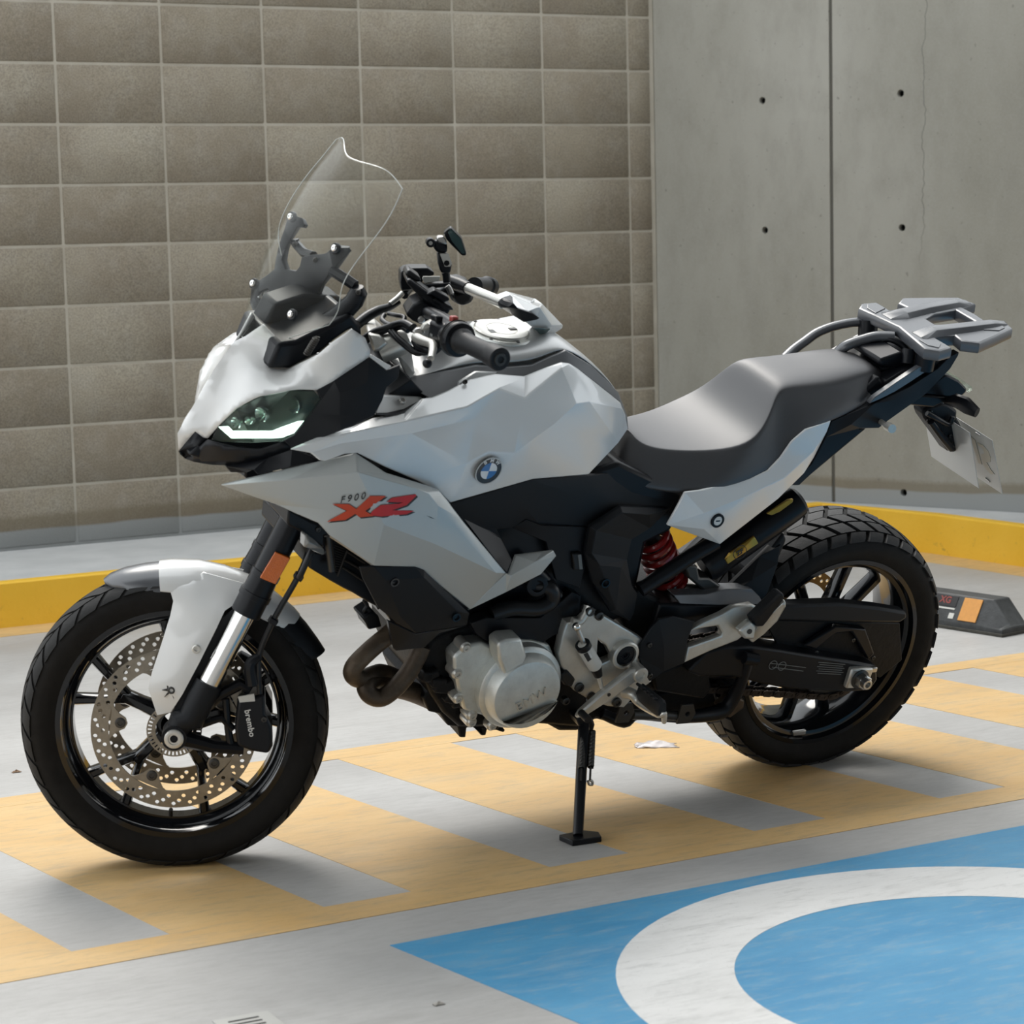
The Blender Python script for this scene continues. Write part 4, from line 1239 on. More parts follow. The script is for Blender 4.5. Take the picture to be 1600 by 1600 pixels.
# ---- tail -------------------------------------------------------------------------------
tc_out = [(545, 926, -.150), (620, 916, -.153), (870, 858, -.150), (960, 818, -.146), (1020, 757, -.142), (1080, 672, -.138), (1150, 612, -.132), (1276, 566, -.120), (1256, 622, -.122), (1190, 752, -.130), (1140, 832, -.135), (1010, 960, -.142), (720, 1186, -.150), (455, 1090, -.152), (500, 1010, -.150)]
panel('tail_cowl', I_, tc_out, 'silver_white_paint', BIKE, .006, inner=[(640, 1030, -.172), (850, 945, -.170), (1040, 855, -.158), (1190, 720, -.142), (640, 1110, -.168), (700, 1080, -.168)], creases=[(13, 15), (15, 16), (16, 17), (17, 18), (18, 8)], sharp=16, bevel=.0018, seg=2)
lk = P(*I_(706, 1066), -.170)
lo_ = MB().lathe(lk, (0, -1, 0), [(-.004, .0001), (-.004, .0155), (.003, .0155), (.004, .0145), (.004, .0105), (.002, .0100)], 28).build('seat_lock', 'satin_black', BIKE)
MB().lathe(lk, (0, -1, 0), [(0, .0102), (.003, .0100), (.003, .0001)], 24).build('lock_barrel', 'print_white', lo_)
MB().box(lk + Vector((0, -.0032, 0)), (.010, .001, .0028)).build('key_slot', 'badge_black', lo_)
panel('tail_side', H_, [(530, 812, -.116), (745, 722, -.108), (960, 622, -.10), (1120, 520, -.095), (1190, 450, -.09), (1240, 428, -.088), (1236, 446, -.088), (1190, 522, -.09), (1060, 657, -.095), (850, 806, -.104), (795, 850, -.11), (690, 852, -.115), (350, 1168, -.135), (298, 1168, -.14), (420, 1050, -.13), (500, 900, -.12)], 'satin_black', BIKE, .02,
      inner=[(640, 830, -.122), (900, 690, -.108)], sharp=20)
panel('tail_rail', H_, [(742, 714, -.112), (770, 680, -.112), (900, 590, -.108), (1015, 513, -.104), (1060, 500, -.102), (1080, 520, -.1), (960, 600, -.104), (880, 650, -.108), (800, 690, -.111)], 'rack_plastic', BIKE, .014)
slab('tail_core', H_, [(540, 800), (800, 560), (830, 600), (960, 520), (1110, 470), (1190, 470), (1050, 640), (850, 790), (690, 840), (400, 1060), (420, 1000)], -.085, .085, 'satin_black', BIKE, .008)
tail_in = slab('tail_lower', H_, [(530, 870), (730, 850), (352, 1165), (310, 1160)], -.10, .10, 'satin_black', BIKE, .004)
# grab rails
def tubeP(name, cr, pts, r, m='rack_plastic', n=10, smooth=5, sx=1.0, par=BIKE, mirror=False):
    mb = MB().tube(on(cr, pts), r, n, smooth=smooth, sx=sx)
    o = mb.build(name, m, par, 45)
    if mirror: mb.mirror().build(name, m, par, 45)
    return o
tubeP('grab_rail', H_, [(270, 460, .105), (318, 415, .115), (380, 370, .12), (455, 318, .125), (560, 280, .122), (690, 262, .11), (760, 300, .095)], .0125, sx=.8)
tubeP('grab_rail', H_, [(520, 500, .05), (570, 425, .045), (620, 388, .035), (700, 360, .03), (780, 340, .02), (880, 340, .0)], .0125, sx=.8)
tubeP('rack_stay', H_, [(760, 390, .03), (850, 355, .0), (945, 410, -.03), (950, 480, -.05)], .007, 'satin_black')
tubeP('rack_stay', H_, [(735, 250, .10), (730, 340, .09)], .022, 'satin_black')
tubeP('rack_stay', H_, [(960, 410, -.06), (950, 490, -.07)], .014, 'satin_black')
tubeP('rack_stay', H_, [(1060, 430, -.09), (1040, 520, -.09)], .022, 'satin_black')
tubeP('tail_loop', H_, [(800, 518, -.04), (880, 520, -.05), (886, 580, -.06), (830, 600, -.06)], .006, 'satin_black')
slab('tail_bracket', H_, [(800, 470), (930, 425), (940, 490), (1040, 470), (1100, 500), (960, 560), (890, 520), (800, 505)], -.06, .06, 'satin_black', BIKE, .006)

# luggage rack on a plane that rises slightly to the rear
RZ, RSL = 1.06, .10
RKM = frame3((.05, 0, RZ), (1, 0, RSL), (0, 1, 0))
RKI = RKM.inverted()
def PR(cr, x, y):
    n = ROOT.to_3x3() @ Vector((-RSL, 0, 1))
    q = RKI @ (ROOTI @ hit(*cr(x, y), ROOT @ Vector((.05, 0, RZ)), n))
    return (q.x, q.y)
near = [(400, 285), (640, 418), (735, 500), (880, 522), (992, 490), (940, 455), (832, 392), (1015, 378), (1080, 430), (1250, 450), (1400, 385), (1555, 312), (1480, 235), (1312, 246), (1245, 205)]
half = [PR(Q_, a, b) for a, b in near]
half[0] = (half[1][0] + .012, 0); half[-1] = (half[-2][0] + .004, 0)
full_ = half + [(a, -b) for a, b in reversed(half[1:-1])]
hole = [(.085, -.016), (.120, -.034), (.178, -.034), (.178, .034), (.120, .034), (.085, .016)]
rk = obj('luggage_rack', plate_mesh('luggage_rack', [full_, hole], .026, RKM @ Matrix.Translation((0, 0, -.013)), .005), 'rack_plastic', BIKE)
slot = [[(.062, -.045), (.098, -.060), (.060, -.075)], [(.062, .045), (.060, .075), (.098, .060)]]
def pad(pts, name='rack_pad'):
    q = [PR(Q_, a, b) for a, b in pts]
    for sg in (1, -1):
        lp = [(x_, sg * y_) for x_, y_ in q]
        obj(name, plate_mesh(name, [lp if sg > 0 else lp[::-1]], .003, RKM @ Matrix.Translation((0, 0, .0004)), .001), 'rack_plastic', rk)
pad([(690, 425), (860, 428), (890, 465), (870, 498), (770, 475)])
pad([(1250, 310), (1300, 285), (1440, 278), (1480, 312), (1430, 338), (1290, 332)])
# raised spine on each side of the opening
for sg in (-1, 1):
    mb = MB(RKM)
    mb.rings([[Vector((x_, sg * (yc - w_), -.002)), Vector((x_, sg * (yc - w_ * .5), h_)), Vector((x_, sg * (yc + w_ * .5), h_)), Vector((x_, sg * (yc + w_), -.002))] for x_, yc, w_, h_ in ((.005, .055, .030, .001), (.05, .052, .026, .010), (.12, .060, .024, .010), (.20, .064, .022, .008), (.235, .064, .018, .001))])
    mb.build('rack_spine', 'rack_plastic', rk, 20, .002)
# side wings below the deck
# tail lamp, indicator, plate hanger, plate
slab('tail_lamp', Q_, [(690, 930), (780, 850), (930, 745), (960, 750), (1060, 800), (1132, 872), (1130, 905), (1060, 968), (880, 945), (760, 930)], -.045, .045, 'satin_black', BIKE, .006)
panel('tail_lens', Q_, [(935, 735, 0), (1060, 775, -.02), (1180, 855, -.03), (1185, 880, -.03), (1148, 912, -.035), (1132, 872, -.04), (1060, 800, -.035), (965, 752, -.02)], 'lens_clear', BIKE, .01, mirror=True)
slab('tail_underside', Q_, [(590, 1000), (690, 932), (880, 947), (1060, 970), (1040, 1000), (900, 1010), (820, 1050), (660, 1035), (600, 1025)], -.05, .05, 'satin_black', BIKE, .005)
ind = on(Q_, [(930, 985, -.05), (1030, 985, -.085), (1130, 1030, -.12), (1225, 1095, -.15)])
mb = MB().tube(ind, [.008, .016, .019, .012], 10, sx=.6)
io = mb.build('rear_indicator', 'satin_black', BIKE); mb.mirror().build('rear_indicator', 'satin_black', BIKE)
hang = [(720, 1090), (760, 1050), (900, 1010), (960, 1015), (1050, 1080), (1040, 1130), (1105, 1260), (1110, 1330), (1060, 1450), (1010, 1468), (960, 1455), (880, 1340), (740, 1150)]
po = slab('plate_hanger', Q_, hang, -.02, .02, 'black_plastic', BIKE, .008)[0]
for x_, y_ in ((795, 1090), (770, 1165), (895, 990), (975, 1310)):
    bolt('bolt', P(*Q_(x_, y_), -.0215), .0045, 'dark_steel', po, h=.003)
tubeP('hanger_rib', Q_, [(760, 1100, -.03), (850, 1150, -.035), (960, 1200, -.03), (1000, 1130, -.03)], .006, 'satin_black', par=po)
tubeP('hanger_rib', Q_, [(800, 1180, -.03), (900, 1320, -.032), (990, 1430, -.03)], .008, 'satin_black', par=po)
Z1 = crop(1430, 620, 150 / 1092)
def hang_sheet(name, top, bot, hw, m, par, t=.0016):
    a = P(*top, -hw); b = P(*bot, -hw)
    mb = MB().prism([a, b, Vector((b.x, hw, b.z)), Vector((a.x, hw, a.z))], (t, 0, 0))
    return mb.build(name, m, par, 30, .0004), a, b
lp_, pA, pB = hang_sheet('licence_plate', (1550, 688), (1566, 772), .105, 'plate_white', BIKE)
hang_sheet('plate_backing', (1515, 676), (1529, 763), .0875, 'plate_white', lp_)
pn = (pA - pB).cross(Vector((0, 1, 0))).normalized()
def on_plate(x, y, d):
    n = ROOT.to_3x3() @ pn
    return ROOTI @ hit(*Z1(x, y), ROOT @ (pA + Vector((d, 0, 0))), n)
for pts_ in ([(628, 450), (680, 490), (757, 770), (715, 752)],
             [(705, 520), (770, 550), (830, 620), (855, 690), (850, 745), (812, 745), (858, 828), (902, 882), (860, 880), (800, 822), (765, 750), (742, 655), (788, 642), (760, 582), (722, 560)]):
    MB().prism([on_plate(x_, y_, -.0012) for x_, y_ in pts_], (.001, 0, 0)).build('plate_numeral', 'plate_glyph', lp_)
for q0, q1 in (((690, 405), (740, 440)), ((798, 925), (848, 970))):
    MB().tube([on_plate(*q0, -.002), on_plate(*q1, -.002)], .0018, 6).build('plate_clip', 'steel', lp_)
# helmet hook / strap bolt
MB().tube(on(H_, [(805, 815, -.11), (838, 836, -.14), (840, 838, -.142), (868, 854, -.165)]), [.006, .006, .0095, .0095], 16).build('luggage_bolt', 'bare_aluminium', BIKE)

# ---- engine ------------------------------------------------------------------------
slab('engine_block', E_, [(560, 960), (620, 930), (760, 880), (1150, 840), (1300, 860), (1330, 1000), (1340, 1330), (1300, 1400), (1180, 1390), (1050, 1380), (940, 1390), (850, 1400), (700, 1400), (620, 1330), (560, 1240), (520, 1150), (510, 1040)], -.120, .13, 'engine_black', BIKE, .008)
slab('sump', E_, [(560, 1200), (640, 1260), (760, 1380), (930, 1410), (920, 1425), (840, 1400), (830, 1440), (805, 1440), (800, 1395), (735, 1400), (730, 1450), (700, 1450), (690, 1395), (640, 1390), (600, 1330), (545, 1320), (515, 1250)], -.10, .10, 'engine_black', BIKE, .005)
random.seed(3)
for k in range(16):
    x_ = 530 + k * 24 + random.uniform(-6, 6); y_ = 1130 + (k * 17.5 if k < 12 else 210 + random.uniform(-20, 20)) + random.uniform(-25, 25)
    a = P(*E_(x_, y_), -.125)
    MB().box(a, (random.uniform(.015, .035), .03, random.uniform(.012, .03)), Matrix.Rotation(random.uniform(-.5, .5), 3, 'Y')).build('engine_rib', 'engine_black', BIKE, 30, .004)
# cylinder head area covers
panel('cylinder_cover', E_, [(755, 880, -.15), (830, 850, -.155), (1100, 850, -.15), (1170, 800, -.145), (1260, 720, -.14), (1305, 740, -.14), (1300, 870, -.14), (1150, 950, -.15), (1080, 1000, -.15), (900, 990, -.152), (820, 960, -.152), (780, 930, -.15)], 'satin_black', BIKE, .03, mirror=False)
tubeP('coolant_hose', E_, [(1085, 690, -.135), (1150, 700, -.15), (1160, 760, -.15), (1090, 800, -.15), (960, 800, -.145), (860, 830, -.14)], .0165, 'cable_black')
MB().lathe(P(*E_(1085, 688), -.15), (-.2, -1, .1), [(-.02, .022), (.004, .022), (.005, .019), (.005, .013), (-.004, .012), (-.004, .0001)], 24).build('hose_coupling', 'satin_black', BIKE)
tubeP('frame_tube', E_, [(1000, 560, -.13), (1100, 640, -.135), (1180, 740, -.135)], .016, 'satin_black')
slab('sensor_box', E_, [(1262, 530), (1310, 525), (1320, 610), (1270, 615)], -.148, -.12, 'cable_black', BIKE, .003)
flat_on('sensor_label', E_, [(1290, 535), (1306, 533), (1314, 605), (1298, 607)], -.1492, 'print_grey', BIKE)

# left crankcase plate (bare casting) and alternator cover
cs = slab('crankcase', E_, [(668, 1045), (735, 985), (810, 975), (880, 1000), (960, 960), (1060, 965), (1150, 985), (1180, 1060), (1195, 1200), (1150, 1320), (1040, 1390), (900, 1360), (830, 1345), (720, 1312), (690, 1200), (672, 1110)], -.158, -.115, 'cast_aluminium', BIKE, .006)[0]
for x_, y_ in ((727, 997), (685, 1128), (690, 1252), (760, 1338), (757, 1372), (860, 1388)):
    c_ = P(*E_(x_, y_), -.158)
    MB().lathe(c_ + Vector((0, .03, 0)), (0, -1, 0), [(0, .012), (.030, .012), (.031, .010), (.034, .008), (.036, .0075), (.036, .004), (.033, .0035), (.033, .0001)], 18).build('case_bolt', 'bare_aluminium', cs)
ac = P(*E_(1015, 1212), -.190)
AX = Vector((0, -1, 0))
cover = MB().lathe(ac, AX, [(-.034, .093), (-.012, .093), (-.009, .090), (-.006, .083), (.014, .078), (.019, .074), (.021, .066), (.022, .0001)], 64)
co = cover.build('alternator_cover', 'cast_aluminium', BIKE, 25)
slab('cover_boss', E_, [(890, 985), (925, 960), (1010, 955), (1035, 1040), (1020, 1090), (925, 1140), (895, 1060)], -.206, -.16, 'cast_aluminium', co, .006)
# raised crescent at the bottom of the cover
cr_ = []
for k in range(13):
    an = math.radians(-150 + 120 * k / 12); cr_.append(ac + Vector((.072 * math.cos(an + .25), -.027, .072 * math.sin(an + .25))))
for k in range(13):
    an = math.radians(-30 - 120 * k / 12); v_ = Vector((.072 * math.cos(an), 0, .046 * math.sin(an) - .014)); c25, s25 = math.cos(.25), math.sin(.25); cr_.append(ac + Vector((v_.x * c25 - v_.z * s25, -.027, v_.x * s25 + v_.z * c25)))
MB().prism(cr_, (0, .012, 0)).build('cover_lip', 'cast_aluminium', co, 30)
a0 = P(*E_(1000, 1292), -.2135); a1 = P(*E_(1115, 1228), -.2135)
X = frame3((a0 + a1) / 2, a1 - a0, (0, 0, 1))
obj('lettering', text_mesh('lettering', 'BMW', .030, .004, X, spacing=1.05), 'bare_aluminium', co)
# exhaust headers
tubeP('exhaust_header', E_, [(420, 860, -.10), (345, 930, -.11), (250, 1010, -.118), (172, 1090, -.122), (165, 1135, -.12), (210, 1155, -.11), (300, 1125, -.09), (380, 1150, -.07)], .0185, 'exhaust_steel', 16, 6)
tubeP('exhaust_header', E_, [(510, 990, -.125), (478, 1060, -.13), (430, 1140, -.135), (360, 1215, -.137), (300, 1250, -.135), (245, 1230, -.128), (230, 1185, -.118), (280, 1160, -.10), (360, 1180, -.085)], .0185, 'exhaust_steel', 16, 6)
tubeP('exhaust_pipe', E_, [(350, 1190, -.08), (450, 1215, -.07), (560, 1260, -.05), (700, 1330, -.03)], .021, 'exhaust_steel', 16, 5)
# radiator, side frame and pipework in front of the engine
rd = slab('radiator', N_, [(530, 650), (700, 700), (800, 460), (960, 560), (1310, 830), (1160, 860), (1200, 1000), (1380, 1360), (1240, 1290), (1060, 1180), (940, 1120), (780, 1030), (500, 860)], -.12, .12, 'satin_black', BIKE, .004)[0]
for k in range(14):
    t_ = k / 13
    a = P(*N_(820 + 20 * t_, 510 + 420 * t_), -.1225); b = P(*N_(965 - 90 * t_, 570 + 360 * t_), -.1225)
    MB().tube([a, b], .0014, 5).build('radiator_fin', 'radiator_fin', rd)
for (q0, q1) in (((985, 660), (1200, 800)), ((950, 760), (1150, 880)), ((920, 850), (1180, 1020)), ((980, 640), (860, 960)), ((1140, 870), (1370, 1370))):
    MB().tube([P(*N_(*q0), -.124), P(*N_(*q1), -.124)], .0022, 6).build('radiator_rib', 'radiator_fin', rd)
tubeP('radiator_edge', N_, [(765, 462, -.150), (960, 590, -.16), (1150, 715, -.17), (1305, 828, -.175)], .0022, 'steel', 6, 0)
tubeP('fork_guard_rod', N_, [(735, 455, -.14), (760, 640, -.14), (790, 890, -.14)], .0075, 'dark_steel', 10, 0)
slab('fork_bracket', N_, [(250, 130), (560, 290), (680, 330), (740, 390), (760, 450), (700, 460), (700, 620), (600, 560), (450, 440), (230, 320)], -.150, -.06, 'satin_black', BIKE, .006, mirror=True)
bolt('bolt', P(*N_(615, 378), -.151), .005, 'dark_steel', BIKE, h=.003)
io2 = panel('front_indicator', N_, [(450, 455, -.175), (480, 450, -.175), (560, 500, -.17), (690, 620, -.158), (700, 690, -.158), (670, 700, -.16), (480, 610, -.176), (440, 600, -.178)], 'indicator_lens', BIKE, .02, inner=[(510, 540, -.184)])
tubeP('brake_line', N_, [(540, 640, -.15), (500, 720, -.155), (420, 900, -.155), (380, 980, -.15)], .006, 'cable_black')
slab('horn', N_, [(1170, 1490), (1310, 1400), (1380, 1470), (1420, 1600), (1250, 1640), (1220, 1560)], -.10, -.05, 'satin_black', BIKE, .004)
tubeP('horn_wire', N_, [(1190, 1260, -.09), (1230, 1330, -.09), (1195, 1390, -.09), (1230, 1440, -.085)], .004, 'cable_black')

# ---- frame casting on the left, levers -------------------------------------------------
def P2(cr, pts, y): return [P(*cr(a, b), y) for a, b in pts]
fc_out = [(232, 900), (255, 800), (275, 745), (350, 735), (372, 715), (440, 700), (500, 735), (655, 828), (640, 880), (640, 960), (700, 1040), (640, 1085), (600, 1130), (560, 1172), (480, 1165), (400, 1140), (310, 1085), (245, 960)]
fc_hole = [(432, 835), (470, 860), (505, 925), (440, 955), (425, 930)]
y_ = -.165
o2 = P2(F_, fc_out, y_); h2 = P2(F_, fc_hole, y_)
Xf = Matrix.Translation((0, y_ + .012, 0)) @ Matrix.Rotation(PI / 2, 4, 'X')
fcst = obj('frame_casting', plate_mesh('frame_casting', [[(q.x, q.z) for q in o2], [(q.x, q.z) for q in h2]], .024, Xf, .004), 'bare_aluminium', BIKE)
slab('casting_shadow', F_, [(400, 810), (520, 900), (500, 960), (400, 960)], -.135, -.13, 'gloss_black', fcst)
pc = P(*F_(560, 902), -.170)
MB().lathe(pc, AX, [(-.012, .032), (.008, .031), (.010, .028), (.010, .0235)], 40).build('pivot_boss', 'bare_aluminium', fcst, 30)
MB().lathe(pc, AX, [(.002, .0235), (.006, .022), (.007, .010), (.005, .009), (.005, .006), (.001, .0055), (.001, .0001)], 32).build('pivot_plug', 'satin_black', fcst, 30)
for x_, y_2, r_ in ((337, 1070, .0105), (400, 1118, .0105), (525, 1145, .0105), (437, 713, .0095), (270, 1138, .0085)):
    c_ = P(*F_(x_, y_2), -.168)
    MB().lathe(c_, AX, [(-.01, r_), (.002, r_), (.003, r_ * .8), (.003, r_ * .55), (0, r_ * .5), (0, .0001)], 20).build('casting_bolt', 'dark_steel', fcst)
slab('rubber_stop', F_, [(250, 1000), (280, 985), (320, 1030), (300, 1070), (265, 1060), (245, 1030)], -.172, -.14, 'cable_black', BIKE, .004)
# quick shifter rod
qa = [(322, 765, -.185), (345, 820, -.186), (365, 860, -.187), (372, 885, -.187)]
tubeP('shift_rod', F_, qa, .0055, 'steel', 10, 0)
MB().ball(P(*F_(322, 765), -.188), .009, 14).build('shift_ball', 'chrome', BIKE)
tubeP('shift_sensor', F_, [(352, 850, -.187), (356, 862, -.187), (362, 872, -.187), (415, 960, -.187), (420, 968, -.187)], [.009, .013, .0155, .0155, .012], 'label_white', 18, 0)
tubeP('sensor_collar', F_, [(352, 852, -.187), (362, 870, -.187)], .0162, 'satin_black', 18, 0)
tubeP('sensor_boot', F_, [(415, 960, -.187), (432, 1010, -.187)], [.0135, .009], 'satin_black', 16, 0)
tubeP('shift_rod', F_, [(430, 1005, -.187), (452, 1080, -.188)], .0048, 'bare_aluminium', 10, 0)
flat_on('sensor_print', F_, [(358, 905), (378, 895), (398, 928), (380, 942)], -.2035, 'decal_dark', BIKE)
flat_on('sensor_print', F_, [(385, 905), (392, 900), (402, 918), (394, 924)], -.2040, 'print_white', BIKE)
tubeP('shift_crank', F_, [(300, 745, -.172), (340, 740, -.175), (368, 700, -.172), (385, 668, -.168)], [.011, .008, .009, .012], 'bare_aluminium', 12, 4)
MB().lathe(P(*F_(390, 690), -.178), AX, [(-.02, .010), (.003, .010), (.003, .006), (0, .005), (0, .0001)], 18).build('shift_shaft', 'dark_steel', BIKE)
# gear lever
gl = [P(*F_(635, 985), -.20), P(*F_(605, 985), -.20), P(*F_(345, 1190), -.215), P(*F_(325, 1225), -.215), P(*F_(365, 1215), -.215), P(*F_(640, 1010), -.20)]
gv = MB().prism([P(*F_(a, b), -.205) for a, b in ((645, 975), (600, 985), (440, 1110), (345, 1195), (325, 1228), (368, 1215), (470, 1150), (610, 1050), (650, 1020))], (0, .016, 0)).build('gear_lever', 'bare_aluminium', BIKE, 30, .004)
gc = P(*F_(641, 1003), -.205)
MB().lathe(gc, AX, [(-.03, .0165), (.004, .0165), (.006, .015), (.006, .0085), (.002, .0075), (.002, .0001)], 28).build('lever_boss', 'bare_aluminium', gv, 30)
MB().lathe(P(*F_(485, 1106), -.206), AX, [(0, .004), (.0008, .004), (.0008, .0001)], 12).build('lever_hole', 'decal_dark', gv)
MB().cyl(P(*F_(345, 1195), -.205), P(*F_(345, 1195), -.205) + Vector((0, -.03, 0)), .008, 14).build('lever_toe_peg', 'grip_rubber', gv)
# rider foot peg
pg = on(F_, [(612, 1100, -.20), (640, 1070, -.20), (690, 1070, -.20), (778, 1170, -.30), (765, 1190, -.30), (730, 1185, -.30)])
fp = MB().tube(on(F_, [(640, 1095, -.19), (650, 1098, -.20), (740, 1170, -.29), (752, 1180, -.30)]), [.012, .0215, .0215, .016], 8, sx=.62).build('foot_peg', 'grip_rubber', BIKE, 30)
for k in range(5):
    a = P(*F_(650 + k * 20, 1078 + k * 17), -.20 - k * .02)
    MB().box(a + Vector((0, 0, .006)), (.034, .009, .006), Matrix.Rotation(.5, 3, 'Y')).build('peg_rib', 'grip_rubber', fp, 30, .002)
tubeP('peg_bracket', F_, [(560, 1090, -.17), (605, 1105, -.19), (640, 1150, -.21), (735, 1205, -.29), (760, 1200, -.30), (760, 1245, -.30)], [.014, .012, .009, .0075, .0065, .005], 'bare_aluminium', 10, 3)
# heel guard
panel('heel_guard', F_, [(640, 860, -.172), (690, 780, -.174), (735, 728, -.174), (805, 714, -.172), (915, 740, -.168), (880, 830, -.170), (862, 948, -.172), (760, 990, -.175), (715, 1022, -.176), (690, 1040, -.176), (660, 985, -.174), (635, 920, -.172)], 'black_plastic', BIKE, .006, inner=[(760, 860, -.182)], sharp=10)
for x_, y_2 in ((687, 857), (690, 1010)):
    bolt('bolt', P(*F_(x_, y_2), -.177), .0055, 'dark_steel', BIKE, h=.003)
# pillion peg bracket
pb_out = [(872, 795), (960, 745), (1050, 705), (1110, 670), (1200, 655), (1250, 682), (1245, 720), (1175, 770), (1160, 810), (1130, 835), (1000, 885), (862, 948), (880, 870), (1045, 812), (1050, 795), (1030, 762), (950, 775)]
o2 = [P(*F_(a, b), -.168) for a, b in pb_out]
obj('pillion_bracket', plate_mesh('pillion_bracket', [[(q.x, q.z) for q in o2]], .018, Matrix.Translation((0, -.159, 0)) @ Matrix.Rotation(PI / 2, 4, 'X'), .004), 'bare_aluminium', BIKE)
pp_ = MB().prism(on(F_, [(1205, 850, -.19), (1190, 830, -.19), (1230, 770, -.19), (1350, 660, -.24), (1372, 635, -.24), (1372, 668, -.24), (1330, 740, -.22), (1265, 800, -.20)]), (0, .024, 0)).build('pillion_peg', 'bare_aluminium', BIKE, 30, .004)
MB().prism(on(F_, [(1205, 735, -.20), (1340, 605, -.25), (1362, 600, -.25), (1366, 625, -.25), (1260, 765, -.20), (1225, 770, -.20)]), (0, .03, .0)).build('peg_rubber', 'grip_rubber', pp_, 30, .005)
MB().prism(on(F_, [(1135, 790, -.20), (1195, 740, -.20), (1225, 765, -.20), (1215, 830, -.20), (1165, 830, -.20)]), (0, .02, 0)).build('peg_clevis', 'bare_aluminium', pp_, 30, .005)
MB().lathe(P(*F_(1188, 790), -.2005), AX, [(0, .006), (.001, .006), (.001, .0001)], 14).build('clevis_pin', 'dark_steel', pp_)

# ---- swing arm, chain, rear end -----------------------------------------------------------
sa = [(330, 860), (420, 835), (560, 830), (700, 850), (850, 875), (1040, 905), (1100, 915), (1185, 930), (1190, 1000), (1150, 1055), (1040, 1062), (900, 1056), (730, 1046), (600, 1020), (470, 985), (300, 985), (240, 960)]
sw = slab('swing_arm', G_, sa, -.150, -.095, 'satin_black', BIKE, .006)[0]
MB().prism([P(*G_(a, b), -.150) for a, b in sa], (0, .055, 0)).mirror().build('swing_arm', 'satin_black', BIKE, 30, .006)
slab('swing_arm_web', G_, [(150, 900), (330, 850), (480, 840), (520, 1000), (300, 1000), (150, 1000)], -.11, .11, 'satin_black', BIKE, .006)
# printed notes on the swing arm
for (pts_, rows_) in (([(640, 905), (840, 930), (838, 968), (636, 942)], 2), ([(885, 905), (1035, 918), (1020, 978), (870, 970)], 6)):
    q = [P(*G_(a, b), -.1512) for a, b in pts_]
    for r_ in range(rows_):
        t0 = (r_ + .5) / rows_
        a = q[0].lerp(q[3], t0); b = q[1].lerp(q[2], t0)
        h = .0016
        MB().box((a + b) / 2, ((b - a).length * (.9 - .12 * (r_ % 2)), .0006, h), Matrix.Rotation(math.atan2(-(b - a).z, (b - a).x), 3, 'Y')).build('print_line', 'print_grey', sw)
for k in range(2):
    c_ = P(*G_(665 + 45 * k, 925 + 5 * k), -.1512)
    MB().lathe(c_, AX, [(0, .011), (.0006, .011), (.0006, .0095), (0, .0095)], 20).build('print_ring', 'print_grey', sw)
bl_ = P(*G_(1090, 990), -.150)
na = Vector((0, -.150, RR))
MB().box(P(*G_(1090, 985), -.155), (.062, .016, .05), Matrix.Rotation(.1, 3, 'Y')).build('axle_block', 'bare_aluminium', sw, 30, .004)
an_ = P(*G_(1118, 1005), -.178)
MB().lathe(P(*G_(1095, 992), -.160), AX, [(0, .023), (.006, .023), (.008, .019), (.008, .0001)], 28).build('axle_washer', 'dark_steel', sw)
MB().lathe(P(*G_(1108, 1000), -.168), AX, [(0, .0185), (.014, .0185), (.016, .016), (.016, .0001)], 6).build('axle_nut', 'steel', sw, 30, .001)
MB().lathe(P(*G_(1120, 1010), -.182), AX, [(0, .012), (.014, .012), (.015, .011), (.015, .007), (.006, .0065), (.006, .0001)], 24).build('axle_thread', 'steel', sw)
MB().box(P(*G_(1165, 945), -.155), (.016, .012, .012)).build('chain_adjuster', 'steel', sw, 30, .002)
# chain guard
slab('chain_guard', G_, [(590, 640), (735, 628), (1000, 618), (1200, 640), (1335, 662), (1338, 690), (1300, 716), (1000, 712), (700, 706), (600, 700)], -.150, -.115, 'black_plastic', BIKE, .006)
slab('guard_web', G_, [(620, 700), (1300, 716), (1310, 900), (1200, 990), (1000, 900), (700, 850)], -.112, -.105, 'engine_black', BIKE, .002)
slab('guard_brace', G_, [(820, 830), (980, 730), (1130, 745), (1175, 870), (1140, 900), (1060, 760), (980, 770), (880, 850)], -.128, -.112, 'satin_black', BIKE, .004)
for x_, y_2 in ((1065, 800), (880, 862), (1165, 888)):
    bolt('bolt', P(*G_(x_, y_2), -.13), .005, 'dark_steel', BIKE, h=.003)
# sprocket
teeth = []
for k in range(44):
    for f_, r_ in ((0, .090), (.25, .090), (.5, .097), (.75, .097)):
        an = 2 * PI * (k + f_) / 44; teeth.append((r_ * math.cos(an), r_ * math.sin(an)))
lps = [teeth, circle2((0, 0), .05, 32)] + [circle2((.069 * math.cos(2 * PI * k / 6), .069 * math.sin(2 * PI * k / 6)), .012, 12) for k in range(6)]
sp_o = obj('rear_sprocket', plate_mesh('rear_sprocket', lps, .007, WR @ Matrix.Translation((0, -.098, 0)) @ Matrix.Rotation(PI / 2, 4, 'X')), 'dark_steel', BIKE)
